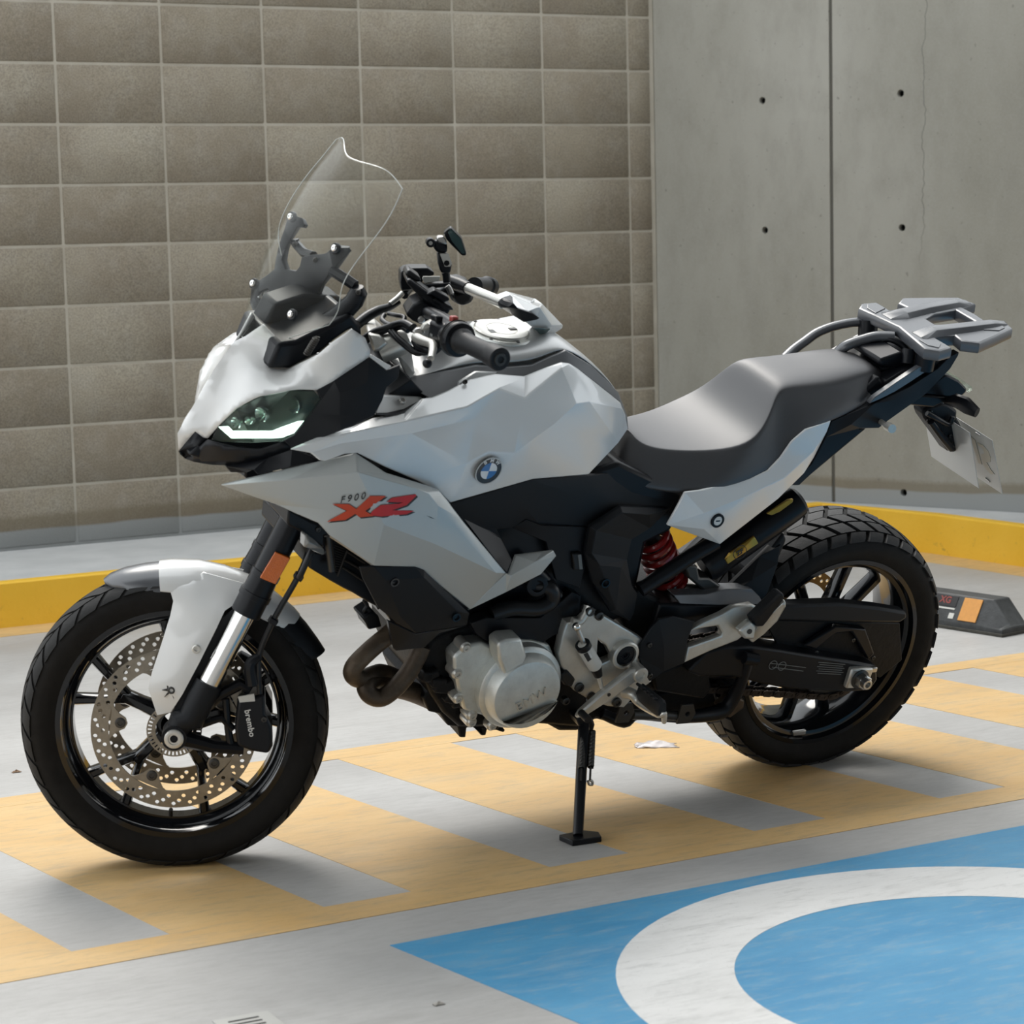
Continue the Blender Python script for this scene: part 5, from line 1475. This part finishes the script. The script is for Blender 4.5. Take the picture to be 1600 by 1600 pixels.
# chain: one loop of plates round both sprockets
fs_ = P(*F_(500, 1010), -.098); rc_ = Vector((0, -.098, RR)); rs1, rs2 = .042, .095
fs_ = Vector((-.56, -.098, .36))
path = []
d_ = (fs_ - rc_); L_ab = d_.length; th = math.atan2(d_.z, d_.x)
of = math.acos((rs2 - rs1) / L_ab)
def arc(c_, r_, a0, a1, n):
    return [c_ + Vector((r_ * math.cos(a0 + (a1 - a0) * i / n), 0, r_ * math.sin(a0 + (a1 - a0) * i / n))) for i in range(n + 1)]
path += arc(rc_, rs2, th + of, th + 2 * PI - of, 40)
path += arc(fs_, rs1, th - of, th + of, 14)
path.append(path[0])
seglen = [0]
for i in range(1, len(path)): seglen.append(seglen[-1] + (path[i] - path[i - 1]).length)
nl = int(seglen[-1] / .0159)
chn = MB()
def along(s):
    for i in range(1, len(path)):
        if s <= seglen[i]:
            t_ = (s - seglen[i - 1]) / (seglen[i] - seglen[i - 1] + 1e-9); return path[i - 1].lerp(path[i], t_)
    return path[-1]
for k in range(nl):
    a = along(seglen[-1] * k / nl); b = along(seglen[-1] * (k + 1) / nl)
    an = math.atan2((b - a).z, (b - a).x)
    for yy in ((-.011, .011) if k % 2 else (-.008, .008)):
        pts_ = []
        for q, cn in ((a, 1), (b, -1)):
            for j in range(5):
                t_ = an + (PI / 2 + PI * j / 4 if cn == 1 else -PI / 2 + PI * j / 4)
                pts_.append(q + Vector((.0072 * math.cos(t_), yy, .0072 * math.sin(t_))))
        chn.prism(pts_, (0, .0022, 0))
    chn.cyl(a + Vector((0, -.0125, 0)), a + Vector((0, .0145, 0)), .0035, 6)
ch_o = chn.build('drive_chain', 'chain_steel', BIKE, 30)
ch_o['kind'] = 'stuff'
slab('front_sprocket_cover', F_, [(700, 1010), (900, 930), (980, 950), (1000, 1080), (960, 1130), (720, 1090)], -.125, -.08, 'engine_black', BIKE, .006)
# hugger
panel('hugger', G_, [(425, 548, -.09), (600, 380, -.085), (722, 262, -.06), (700, 330, -.09), (690, 420, -.10), (640, 560, -.115), (590, 640, -.115), (440, 640, -.115), (430, 590, -.11)], 'black_plastic', BIKE, .01, inner=[(560, 500, -.11)], sharp=15)
slab('hugger_bridge', G_, [(560, 480), (722, 264), (735, 300), (600, 620)], -.085, .085, 'black_plastic', BIKE, .006)
panel('hugger_top', G_, [(170, 575, -.14), (330, 572, -.13), (430, 546, -.125), (480, 545, -.125), (560, 545, -.125), (600, 585, -.13), (620, 622, -.138), (400, 626, -.14), (200, 618, -.145)], 'rack_plastic', BIKE, .03, mirror=False)
slab('upper_arm', G_, [(100, 620), (600, 625), (620, 660), (470, 700), (200, 760), (60, 760)], -.135, -.06, 'satin_black', BIKE, .006)
slab('inner_mass', F_, [(600, 560), (760, 640), (900, 640), (960, 740), (760, 900), (640, 900), (560, 760)], -.12, .12, 'engine_black', BIKE, .01)
# damper canister with gold sleeves
def PF(cr, a, b, l): return P(*cr(a, b), l)
c0 = PF(G_, 318, 440, -.075); c1 = PF(G_, 800, 95, -.075)
dv = (c1 - c0)
cn = MB().tube([c0, c0 + dv * .04, c0 + dv * .9, c0 + dv * .97, c1], [.030, .036, .036, .034, .026], 20).build('damper_canister', 'satin_black', BIKE, 30)
def strip(name, a, b, l, r_, a0, a1, m, par):
    p0 = PF(G_, *a, l); p1 = PF(G_, *b, l)
    return MB().tube([p0, p1], r_, 20).build(name, m, par, 30)
# sleeve as a rounded plate over the canister
panel('gold_sleeve', G_, [(428, 400, -.116), (452, 366, -.118), (572, 282, -.117), (594, 318, -.118), (560, 340, -.12), (460, 408, -.121), (440, 422, -.118)], 'gold', cn, .006, inner=[(510, 350, -.124)], mirror=False)
zc = PF(G_, 500, 362, -.1262)
zx = (PF(G_, 572, 312, -.1262) - PF(G_, 452, 395, -.1262)).normalized()
zX = frame3(zc, zx, (0, 0, 1))
gs_ = [o for o in cn.children][0]
obj('logo_ring', plate_mesh('logo_ring', [circle2((0, 0), .0165, 32), circle2((0, 0), .0152, 32)], .0008, zX), 'decal_dark', cn)
obj('logo_text', text_mesh('logo_text', 'ZF', .0165, .0008, zX, spacing=.92, bold=.0004), 'decal_dark', cn)
panel('gold_sleeve', G_, [(635, 170, -.112), (740, 100, -.108), (768, 96, -.108), (765, 112, -.110), (700, 160, -.114), (660, 178, -.114)], 'gold', cn, .006, mirror=False)
# rear shock: red spring, body
s0 = PF(F_, 690, 300, -.05); s1 = PF(F_, 790, 545, -.05)
hel = []
N = 200; turns = 6.5; dd = (s1 - s0); ux = dd.normalized(); ua = Vector((0, 1, 0)); ub = ux.cross(ua).normalized()
for k in range(N + 1):
    t_ = k / N; an = 2 * PI * turns * t_
    hel.append(s0 + dd * t_ + (ua * math.cos(an) + ub * math.sin(an)) * .034)
sk = MB().tube(hel, .0075, 8).build('shock_spring', 'spring_red', BIKE)
MB().tube([s0 - ux * .03, s1 + ux * .06], .018, 14).build('shock_body', 'dark_steel', BIKE)
tubeP('shock_mount', F_, [(810, 560, -.06), (860, 575, -.07), (930, 590, -.08)], .014, 'steel')
slab('linkage', G_, [(225, 425), (290, 430), (300, 490), (350, 490), (430, 548), (330, 565), (240, 490)], -.11, -.06, 'dark_steel', BIKE, .005)
tubeP('subframe_tube', F_, [(640, 580, -.13), (780, 490, -.13), (900, 410, -.13), (1020, 340, -.13)], .0165, 'satin_black', 14, 0)
# centre stand, tie rods and underside
tubeP('centre_stand', F_, [(450, 1200, -.11), (560, 1240, -.13), (620, 1205, -.14), (760, 1215, -.14), (900, 1215, -.14), (1040, 1190, -.13), (1100, 1130, -.13), (1150, 1030, -.14), (1185, 920, -.15)], [.012, .014, .012, .012, .014, .018, .016, .013, .012], 'satin_black', 12, 4)
for x_, y_2 in ((560, 1190), (865, 1195)):
    q = [P(*F_(x_ + a, y_2 + b), -.16) for a, b in ((-45, 55), (-20, -40), (40, -45), (50, 0), (20, 50))]
    obj('stand_plate', plate_mesh('stand_plate', [[(k.x, k.z) for k in q], circle2((sum(k.x for k in q) / 5, sum(k.z for k in q) / 5), .006, 12)], .006, Matrix.Translation((0, -.16, 0)) @ Matrix.Rotation(PI / 2, 4, 'X'), .001), 'dark_steel', BIKE)
tubeP('stand_tube', F_, [(600, 1205, -.15), (850, 1210, -.15)], .011, 'dark_steel', 12, 0)
tubeP('stand_tip', F_, [(1160, 920, -.16), (1225, 930, -.165)], .014, 'satin_black', 12, 0)
slab('stand_pad', F_, [(1050, 1185), (1130, 1120), (1165, 1135), (1160, 1175), (1090, 1225)], -.14, -.10, 'exhaust_steel', BIKE, .004)
slab('under_mass', F_, [(260, 1180), (420, 1150), (620, 1140), (900, 1050), (1000, 1060), (1040, 1180), (940, 1230), (560, 1235), (545, 1265), (420, 1230), (330, 1290), (240, 1290), (150, 1240)], -.10, .10, 'engine_black', BIKE, .01)
# side stand
stp = P(*T_(330, 270), -.16)
foot_w = ground(903, 1314)
foot = ROOTI @ Vector((foot_w.x, foot_w.y, .012))
top = P(*T_(300, 300), -.165)
so_ = MB().tube([top, top.lerp(foot, .35), foot], [.0135, .013, .012], 10, sx=.75).build('side_stand', 'satin_black', BIKE, 40)
MB().prism([ROOTI @ Vector((foot_w.x + a, foot_w.y + b, .0)) for a, b in ((-.03, -.03), (.035, -.035), (.05, .0), (.03, .03), (-.03, .025))], ROOTI.to_3x3() @ Vector((0, 0, .012))).build('stand_foot', 'satin_black', so_, 30, .002)
MB().prism(P2(T_, [(235, 250), (290, 232), (380, 240), (405, 300), (385, 370), (350, 400), (310, 350), (260, 320)], -.17), (0, .04, 0)).build('stand_pivot', 'satin_black', so_, 30, .006)
for (a, b) in (((285, 330), (298, 700)), ((335, 360), (350, 705))):
    p0 = P(*T_(*a), -.185); p1 = P(*T_(*b), -.27)
    # keep the springs beside the leg
    tt = .36; p1 = top.lerp(foot, tt) + (p1 - p1) + Vector((.012 if a[0] > 300 else -.010, -.016, 0)); p0 = top + Vector((.014 if a[0] > 300 else -.008, -.014, -.01))
    hel = []; N = 260; dd = p1 - p0; ux = dd.normalized(); ua = Vector((1, 0, 0)); ua = (ua - ux * ua.dot(ux)).normalized(); ub = ux.cross(ua)
    for k in range(N + 1):
        t_ = k / N; an = 2 * PI * 30 * t_
        hel.append(p0 + dd * t_ + (ua * math.cos(an) + ub * math.sin(an)) * .006)
    MB().tube(hel, .0016, 5).build('stand_spring', 'dark_steel', so_)
    MB().tube([p1, p1 + ux * .03], .0025, 6).build('spring_hook', 'dark_steel', so_)
tubeP('toe_hook', T_, [(350, 790, -.255), (375, 810, -.257), (372, 835, -.258), (345, 830, -.257), (335, 800, -.255)], .003, 'steel', 8, 4, par=so_)

# ---- handlebar and controls (steered frame) ------------------------------------------------
def onF(cr, pts): return [F(*cr(a, b), l) for a, b, l in pts]
def tubeF(name, cr, pts, r, m, n=10, smooth=0, par=BIKE, sx=1.0):
    return MB(SM).tube(onF(cr, pts), r, n, smooth=smooth, sx=sx).build(name, m, par, 45)
def slabF(name, cr, pts, y0, y1, m, bevel=.003, par=BIKE):
    q = [F(*cr(a, b), y0) for a, b in pts]
    return MB(SM).prism(q, (0, y1 - y0, 0)).build(name, m, par, 30, bevel)
tubeF('handlebar', J_, [(900, 1300, 0), (1000, 1330, -.10), (1190, 1420, -.17), (1400, 1560, -.25)], .0125, 'satin_black', 14, 4)
tubeF('handlebar', J_, [(900, 1300, 0), (950, 1180, .10), (1100, 1060, .18), (1300, 980, .25), (1500, 960, .34)], .0125, 'satin_black', 14, 4)
# left grip with flange, bar end
gA = F(*L_(150, 1050), -.265); gB = F(*L_(560, 1240), -.375); gC = F(*L_(655, 1295), -.40)
gd = (gC - gA).normalized()
g_o = MB(SM).tube([gA - gd * .02, gA + gd * .01, gA + gd * .018, gA.lerp(gB, .5), gB - gd * .012, gB - gd * .008, gB, gC - gd * .002, gC],
                  [.019, .024, .0185, .018, .0182, .0205, .021, .0212, .0195], 28).build('left_grip', 'grip_rubber', BIKE, 35)
MB(SM).lathe(gC, gd, [(-.001, .0125), (.002, .0115), (.002, .0065), (-.002, .006), (-.002, .0001)], 24).build('bar_end', 'dark_steel', g_o)
MB(SM).lathe(gA - gd * .002, gd, [(-.016, .020), (-.015, .0325), (0, .033), (.004, .031), (.005, .024), (.006, .0205)], 40).build('grip_flange', 'satin_black', g_o)
for k in range(3):
    c_ = gA - gd * (.014 - k * .006)
    MB(SM).lathe(c_, gd, [(-.001, .0315), (.0, .0345 - k * .0008), (.001, .0315)], 36).build('heater_ring', 'dark_steel', g_o)
# switch block
sw_c = gA - gd * .05
Rg = frame3((0, 0, 0), gd, (0, 0, 1)).to_3x3()
sb = MB(SM).box(sw_c, (.062, .046, .05), Rg).build('switch_block', 'satin_black', BIKE, 30, .010, 3)
MB(SM).box(sw_c + Rg @ Vector((-.005, .028, .022)), (.022, .012, .016), Rg).build('switch_rocker', 'cable_black', sb, 30, .003)
MB(SM).box(sw_c + Rg @ Vector((.012, .03, -.004)), (.014, .012, .014), Rg).build('switch_button', 'red_switch', sb, 30, .003)
MB(SM).lathe(sw_c + gd * .012, gd, [(0, .026), (.012, .030), (.02, .030), (.022, .026)], 32).build('switch_collar', 'satin_black', sb)
# lettering marks on the block
MB(SM).box(sw_c + Rg @ Vector((-.012, -.005, .0255)), (.010, .004, .0006), Rg).build('switch_print', 'print_grey', sb)
# clutch lever with perch
lv = slabF('lever_perch', K_, [(860, 400), (900, 330), (1010, 275), (1135, 258), (1130, 325), (1010, 395), (905, 420)], -.19, -.165, 'bare_aluminium', .004)
MB(SM).lathe(F(*K_(1005, 335), -.191), (.1, -.5, .86), [(0, .006), (.004, .006), (.004, .003), (.002, .003), (.002, .0001)], 16).build('pivot_bolt', 'steel', lv)
slabF('lever_base', K_, [(740, 440), (790, 385), (860, 375), (930, 440), (900, 470), (800, 480)], -.185, -.16, 'steel', .004)
tubeF('clutch_lever', K_, [(800, 500, -.18), (870, 545, -.20), (960, 575, -.225), (1030, 610, -.25), (1030, 700, -.285), (1010, 780, -.31), (1005, 800, -.315)], [.010, .0095, .0085, .0085, .007, .0065, .006], 'bare_aluminium', 12, 4)
MB(SM).ball(F(*K_(958, 870), -.325), .0088, 16).build('lever_ball', 'satin_black', BIKE)
tubeF('perch_arm', K_, [(780, 560, -.16), (850, 640, -.18), (960, 680, -.20), (1060, 690, -.2), (1160, 590, -.2)], .008, 'satin_black', 10, 4)
# clutch cable and looms
tubeF('clutch_cable', K_, [(760, 380, -.165), (640, 310, -.14), (520, 330, -.12), (380, 390, -.11), (250, 440, -.10), (130, 510, -.09), (60, 570, -.08)], [.009, .007, .007, .0085, .0095, .0095, .0095], 'cable_black', 12, 6)
tubeF('wiring_loom', K_, [(480, 420, -.12), (560, 520, -.14), (700, 640, -.16), (800, 710, -.17), (900, 725, -.18), (1000, 700, -.18)], .0055, 'cable_black', 10, 6)
tubeF('wiring_loom', K_, [(430, 420, -.12), (540, 540, -.14), (680, 660, -.16), (790, 730, -.17), (860, 735, -.17)], .0045, 'cable_black', 10, 6)
tubeF('wiring_loom', K_, [(420, 180, 0), (520, 200, -.03), (640, 230, -.05), (600, 330, -.08)], .0045, 'cable_black', 10, 6)
tubeF('wiring_loom', K_, [(360, 200, 0), (330, 260, -.02), (400, 320, -.05), (500, 350, -.08)], .005, 'cable_black', 10, 6)
tubeF('wiring_loom', K_, [(690, 420, -.15), (600, 370, -.13), (500, 400, -.11), (460, 460, -.1)], .005, 'cable_black', 10, 6)
tubeF('throttle_cable', K_, [(-20, 330, .02), (120, 220, .04), (270, 140, .06), (420, 90, .08), (560, 20, .10)], [.0105, .0105, .010, .008, .0055], 'cable_black', 12, 6)
tubeF('cable_sleeve', J_, [(440, 1200, .08), (540, 1120, .09), (610, 1050, .10)], .0055, 'bare_aluminium', 10)
# steering head, triple clamp
tc_ = F(*K_(600, 620), 0)
tubeF('fork_top', K_, [(290, 700, -.10), (420, 640, -.10), (560, 580, -.10), (700, 520, -.10)], [.024, .026, .026, .025], 'bare_aluminium', 20)
slabF('triple_clamp', K_, [(130, 460), (290, 480), (420, 590), (300, 700), (200, 720), (160, 560)], -.13, .13, 'bare_aluminium', .006)
slabF('bar_clamp', J_, [(650, 1350), (760, 1200), (900, 1140), (1150, 1260), (1250, 1350), (1100, 1420), (900, 1500), (760, 1440)], -.07, .07, 'satin_black', .006)
bolt('clamp_bolt', F(*K_(875, 262), -.075), .007, 'steel', BIKE, M=SM, h=.003)
# screen (dash) and phone cradle above the bars
slabF('instrument_display', J_, [(700, 840), (860, 960), (1100, 1130), (1290, 1260), (1240, 1360), (1000, 1230), (760, 1010), (660, 900)], -.075, .075, 'satin_black', .006)
slabF('phone_cradle', J_, [(640, 790), (700, 715), (770, 770), (880, 850), (850, 900), (760, 880)], -.045, .05, 'cable_black', .004)
slabF('cradle_arm', J_, [(940, 1070), (1060, 1000), (1260, 1110), (1270, 1150), (1190, 1180), (1030, 1080)], -.09, -.03, 'satin_black', .004)
slabF('cradle_jaw', J_, [(1030, 1160), (1060, 1110), (1290, 1230), (1330, 1290), (1200, 1280)], -.085, .0, 'cable_black', .004)
tubeF('cradle_spring', J_, [(700, 850, -.05), (850, 950, -.055), (1010, 1080, -.06)], .003, 'dark_steel', 6)
# brake reservoir on the right bar
rsv = slabF('brake_reservoir', J_, [(585, 760), (640, 720), (720, 700), (960, 700), (1055, 760), (1050, 800), (900, 840), (880, 960), (700, 1010), (600, 1020), (580, 900)], .10, .18, 'satin_black', .008)
slabF('reservoir_label', J_, [(885, 850), (900, 815), (1140, 815), (1120, 880), (920, 915)], .085, .09, 'label_white', .001)
slabF('master_cylinder', J_, [(880, 930), (1280, 900), (1300, 960), (1000, 990)], .08, .12, 'satin_black', .004)
tubeF('brake_lever', J_, [(640, 1080, .12), (700, 1000, .16), (760, 960, .2)], .008, 'satin_black', 8, 3)
# right switchgear and grip
slabF('right_switch', L_, [(10, 280), (130, 260), (240, 300), (300, 370), (250, 440), (330, 500), (300, 590), (150, 610), (40, 560), (0, 420)], .15, .21, 'satin_black', .008)
slabF('right_switch_pod', J_, [(1300, 1060), (1480, 1030), (1590, 1080), (1580, 1180), (1450, 1230), (1330, 1180)], .13, .17, 'cable_black', .006)
rA = F(*L_(330, 370), .24); rB = F(*L_(470, 370), .36); rC = F(*L_(530, 385), .385)
MB(SM).tube([rA, rB, rB.lerp(rC, .2), rC], [.017, .017, .0205, .0195], 24).build('right_grip', 'grip_rubber', BIKE, 35)
tubeF('switch_stalk', J_, [(1230, 950, .05), (1260, 990, .05), (1290, 1060, .05)], .006, 'steel', 10)
# mirror: stem swung inwards over the tank
mst = P(*L_(240, 400), .10); men = P(*L_(690, 590), -.02)
msd = MB().tube([mst, men], [.0105, .0115], 16).build('mirror_stem', 'bare_aluminium', BIKE)
MB().tube([mst - (men - mst) * .55, mst - (men - mst) * .2, mst + (men - mst) * .02], [.012, .0145, .0125], 16).build('mirror_socket', 'satin_black', BIKE)
bolt('bolt', (mst + (men - mst) * .5) + Vector((0, -.011, 0)), .004, 'dark_steel', msd, h=.002)
mh = [(660, 590, -.02), (700, 545, -.02), (810, 505, -.005), (1180, 600, .0), (1440, 870, .0), (1430, 905, .0), (1210, 1050, -.02), (1150, 985, -.03), (1070, 900, -.03), (950, 825, -.03), (800, 730, -.025), (665, 640, -.022)]
mb = panel_mb(L_, mh, [(1150, 640, -.05), (1000, 700, -.055), (800, 620, -.045), (960, 820, -.04), (1300, 870, -.035)], creases=[(2, 12), (12, 16), (16, 4)])
mir = shell(mb, .03).build('mirror_shell', 'silver_white_paint', BIKE, 15, .003, 2)
panel('mirror_base', L_, [(655, 600, -.03), (700, 548, -.032), (812, 510, -.02), (820, 590, -.055), (880, 660, -.062), (1070, 722, -.062), (1148, 778, -.056), (1110, 800, -.052), (950, 830, -.045), (800, 735, -.04), (660, 645, -.032)], 'satin_black', BIKE, .012, inner=[(760, 640, -.056)], mirror=False)
panel('mirror_glass', L_, [(1070, 902, -.045), (1285, 912, -.040), (1230, 970, -.036), (1165, 992, -.036)], 'mirror_glass', BIKE, .003, mirror=False)
# small blind-spot mirror on its ball-joint arm
arm = tubeF('phone_mount_arm', J_, [(1230, 900, .02), (1220, 800, .02), (1210, 760, .02)], [.0075, .0075, .008], 'satin_black', 12)
slabF('mount_clamp', J_, [(1095, 490), (1130, 500), (1250, 500), (1300, 640), (1280, 770), (1150, 770), (1110, 640)], .0, .03, 'satin_black', .004, arm)
q = [F(*J_(a, b), -.001) for a, b in ((1130, 500), (1250, 500), (1300, 640), (1270, 680), (1200, 680))]
hc = F(*J_(1225, 632), -.001); 
obj('clamp_face', plate_mesh('clamp_face', [[(k.x, k.z) for k in q], circle2((hc.x, hc.z), .0055, 16)], .003, SM @ Matrix.Translation((0, -.0015, 0)) @ Matrix.Rotation(PI / 2, 4, 'X')), 'bare_aluminium', arm)
slabF('mount_joint', J_, [(1040, 340), (1100, 300), (1240, 370), (1235, 495), (1100, 490), (1040, 420)], .0, .03, 'satin_black', .005, arm)
slabF('mount_cap', J_, [(1085, 290), (1110, 265), (1190, 262), (1230, 330), (1225, 380), (1110, 350)], -.005, .03, 'steel', .004, arm)
jc = F(*J_(1003, 352), -.004)
MB(SM).lathe(jc, (0, -1, 0), [(-.03, .0085), (.002, .0085), (.003, .0075), (.003, .0045), (.001, .004), (.001, .0001)], 20).build('joint_knob', 'satin_black', arm)
MB(SM).lathe(jc, (0, -1, 0), [(0, .0042), (.0022, .0038), (.0022, .0001)], 14).build('knob_bolt', 'steel', arm)
bm_pts = [(1180, 220, .0), (1225, 180, -.01), (1280, 140, -.015), (1430, 290, -.01), (1500, 500, .0), (1490, 530, .0), (1440, 530, .005), (1290, 380, .01), (1220, 300, .012)]
bq = onF(J_, bm_pts)
bsm = MB(SM).prism(bq, (.004, .055, .0)).build('blind_spot_mirror', 'satin_black', arm, 30, .003)
MB(SM).prism(onF(J_, [(1240, 200, -.013), (1280, 155, -.018), (1425, 300, -.013), (1480, 500, -.004), (1440, 500, -.003), (1300, 330, -.006)]), (0, .004, 0)).build('mirror_face', 'mirror_glass', arm, 30)

# ---- things on the floor ---------------------------------------------------------------
# rubber wheel stop behind the motorcycle
wsA = ground(1566, 996); wsD = (ground(1464, 980) - wsA); wsD.z = 0; wsD.normalize()
wsN = Vector((-wsD.y, wsD.x, 0))
if wsN.y < 0: wsN = -wsN
wst = bpy.data.objects.new('wheel_stop', None); COL.objects.link(wst)
wst.matrix_world = Matrix(((-wsD.x, wsN.x, 0, wsA.x), (-wsD.y, wsN.y, 0, wsA.y), (0, 0, 1, 0), (0, 0, 0, 1)))
tag(wst, 'black rubber wheel stop with orange reflector on the floor behind the rear wheel', 'wheel stop')
LW, DW, HW = .56, .16, .10
mat('stop_rubber', (.032, .035, .036), .55, noise=.4, nscale=40, bump=.3, bscale=250)
mat('stop_orange', (.66, .30, .07), .45, noise=.08, nscale=60)
mat('stop_red', (.26, .05, .04), .5)
mat('stop_base', (.05, .047, .038), .7, noise=.4, nscale=30)
sec = lambda x, i, h: [Vector((-x, 0 + i * .2, 0)), Vector((-x, .0 + i * .25, .022)), Vector((-x, .045 + i * .3, h)), Vector((-x, DW - .045 - i * .3, h)), Vector((-x, DW - i * .25, .022)), Vector((-x, DW - i * .2, 0))]
body = MB().rings([sec(0, .0, .024), sec(.012, 0, .03), sec(.07, 0, HW), sec(LW - .07, 0, HW), sec(LW - .012, 0, .03), sec(LW, 0, .024)]).build('stop_body', 'stop_rubber', wst, 30, .004)
MB().box((-LW / 2, DW / 2, .005), (LW + .006, DW + .008, .010)).build('stop_base', 'stop_base', wst, 30, .002)
def on_face(x0, x1, t0, t1, name, m, d=.003):
    def fp(x, t): return Vector((-x, .045 * t, .022 + (HW - .022) * t)) 
    n = Vector((0, -(HW - .022), .045)).normalized()
    q = [fp(x0, t0), fp(x1, t0), fp(x1, t1), fp(x0, t1)]
    return MB().prism([k + n * .0005 for k in q], n * d).build(name, m, wst, 30, .0008)
on_face(.105, .175, .10, .92, 'orange_reflector', 'stop_orange')
on_face(.36, .43, .10, .92, 'orange_reflector', 'stop_orange')
on_face(.20, .29, .55, .93, 'red_badge', 'decal_dark', .0012)
fpm = lambda x, t: Vector((-x, .045 * t, .022 + (HW - .022) * t))
nrm = Vector((0, -(HW - .022), .045)).normalized()
X = frame3(fpm(.245, .75) + nrm * .0022, (1, 0, 0), (0, .045, .078))
obj('stop_lettering', text_mesh('stop_lettering', 'XG', .030, .0008, X, bold=.0008), 'stop_red', wst)
on_face(.20, .30, .44, .50, 'print_strip', 'label_white', .0008)
on_face(.195, .215, .12, .32, 'print_mark', 'label_white', .0008)

# drain grate at the front edge
mat('grate_metal', (.46, .46, .44), .5, .3)
g0 = ground(343, 1598); g1 = ground(402, 1587)
gx = (g1 - g0); gx.z = 0; gx.normalize(); gy = Vector((gx.y, -gx.x, 0))
dr = bpy.data.objects.new('floor_drain', None); COL.objects.link(dr)
dr.matrix_world = Matrix(((gx.x, gy.x, 0, g0.x), (gx.y, gy.y, 0, g0.y), (0, 0, 1, 0), (0, 0, 0, 1)))
tag(dr, 'small slotted metal floor drain cut by the bottom edge of the view', 'drain')
wl = (g1 - g0).length
MB().box((wl / 2 + .006, .055, .0012), (wl + .03, .13, .0024)).build('drain_frame', 'grate_metal', dr, 30, .0006)
for k in range(6):
    MB().box((wl / 2 + .004, .012 + k * .016, .0025), (wl * .8, .005, .0008)).build('drain_slot', 'dark_hole', dr)

# litter
mat('plastic_film', (.62, .56, .54), .25, coat=.4)
def crumple(name, px, py, sx, sy, h, m, seed, label, cat, angle=0.0):
    r = random.Random(seed)
    c_ = ground(px, py)
    K = 9; vs = []; fs = []
    for j in range(K):
        for i in range(K):
            u, v = i / (K - 1) * 2 - 1, j / (K - 1) * 2 - 1
            edge = 1 - .25 * r.random() * (abs(u) > .9 or abs(v) > .9)
            x_, y_ = u * sx * edge + r.uniform(-1, 1) * sx * .08, v * sy * edge + r.uniform(-1, 1) * sy * .08
            z_ = max(.0015, h * (1 - max(abs(u), abs(v))) * r.uniform(.3, 1.6) + .0015)
            vs.append(Vector((x_, y_, z_)))
    for j in range(K - 1):
        for i in range(K - 1): fs.append((j * K + i, j * K + i + 1, (j + 1) * K + i + 1, (j + 1) * K + i))
    o = MB().add(vs, fs).build(name, m, None, 60)
    o.matrix_world = Matrix.Translation((c_.x, c_.y, 0)) @ Matrix.Rotation(angle, 4, 'Z')
    so = o.modifiers.new('solid', 'SOLIDIFY'); so.thickness = .0006
    return tag(o, label, cat)
crumple('plastic_wrapper', 1024, 1166, .055, .028, .012, 'plastic_film', 5, 'crumpled pale plastic wrapper on the yellow stripe below the foot peg', 'wrapper', -.5)
mat('dry_leaf', (.24, .15, .09), .8)
crumple('leaf_scrap', 26, 1207, .012, .005, .004, 'dry_leaf', 8, 'tiny brown scrap on the bare floor left of the front wheel', 'scrap')
mat('pebble_grey', (.35, .33, .3), .8)
crumple('paper_scrap', 685, 1570, .010, .006, .003, 'pebble_grey', 9, 'small grey paper scrap on the floor near the blue bay edge', 'scrap')
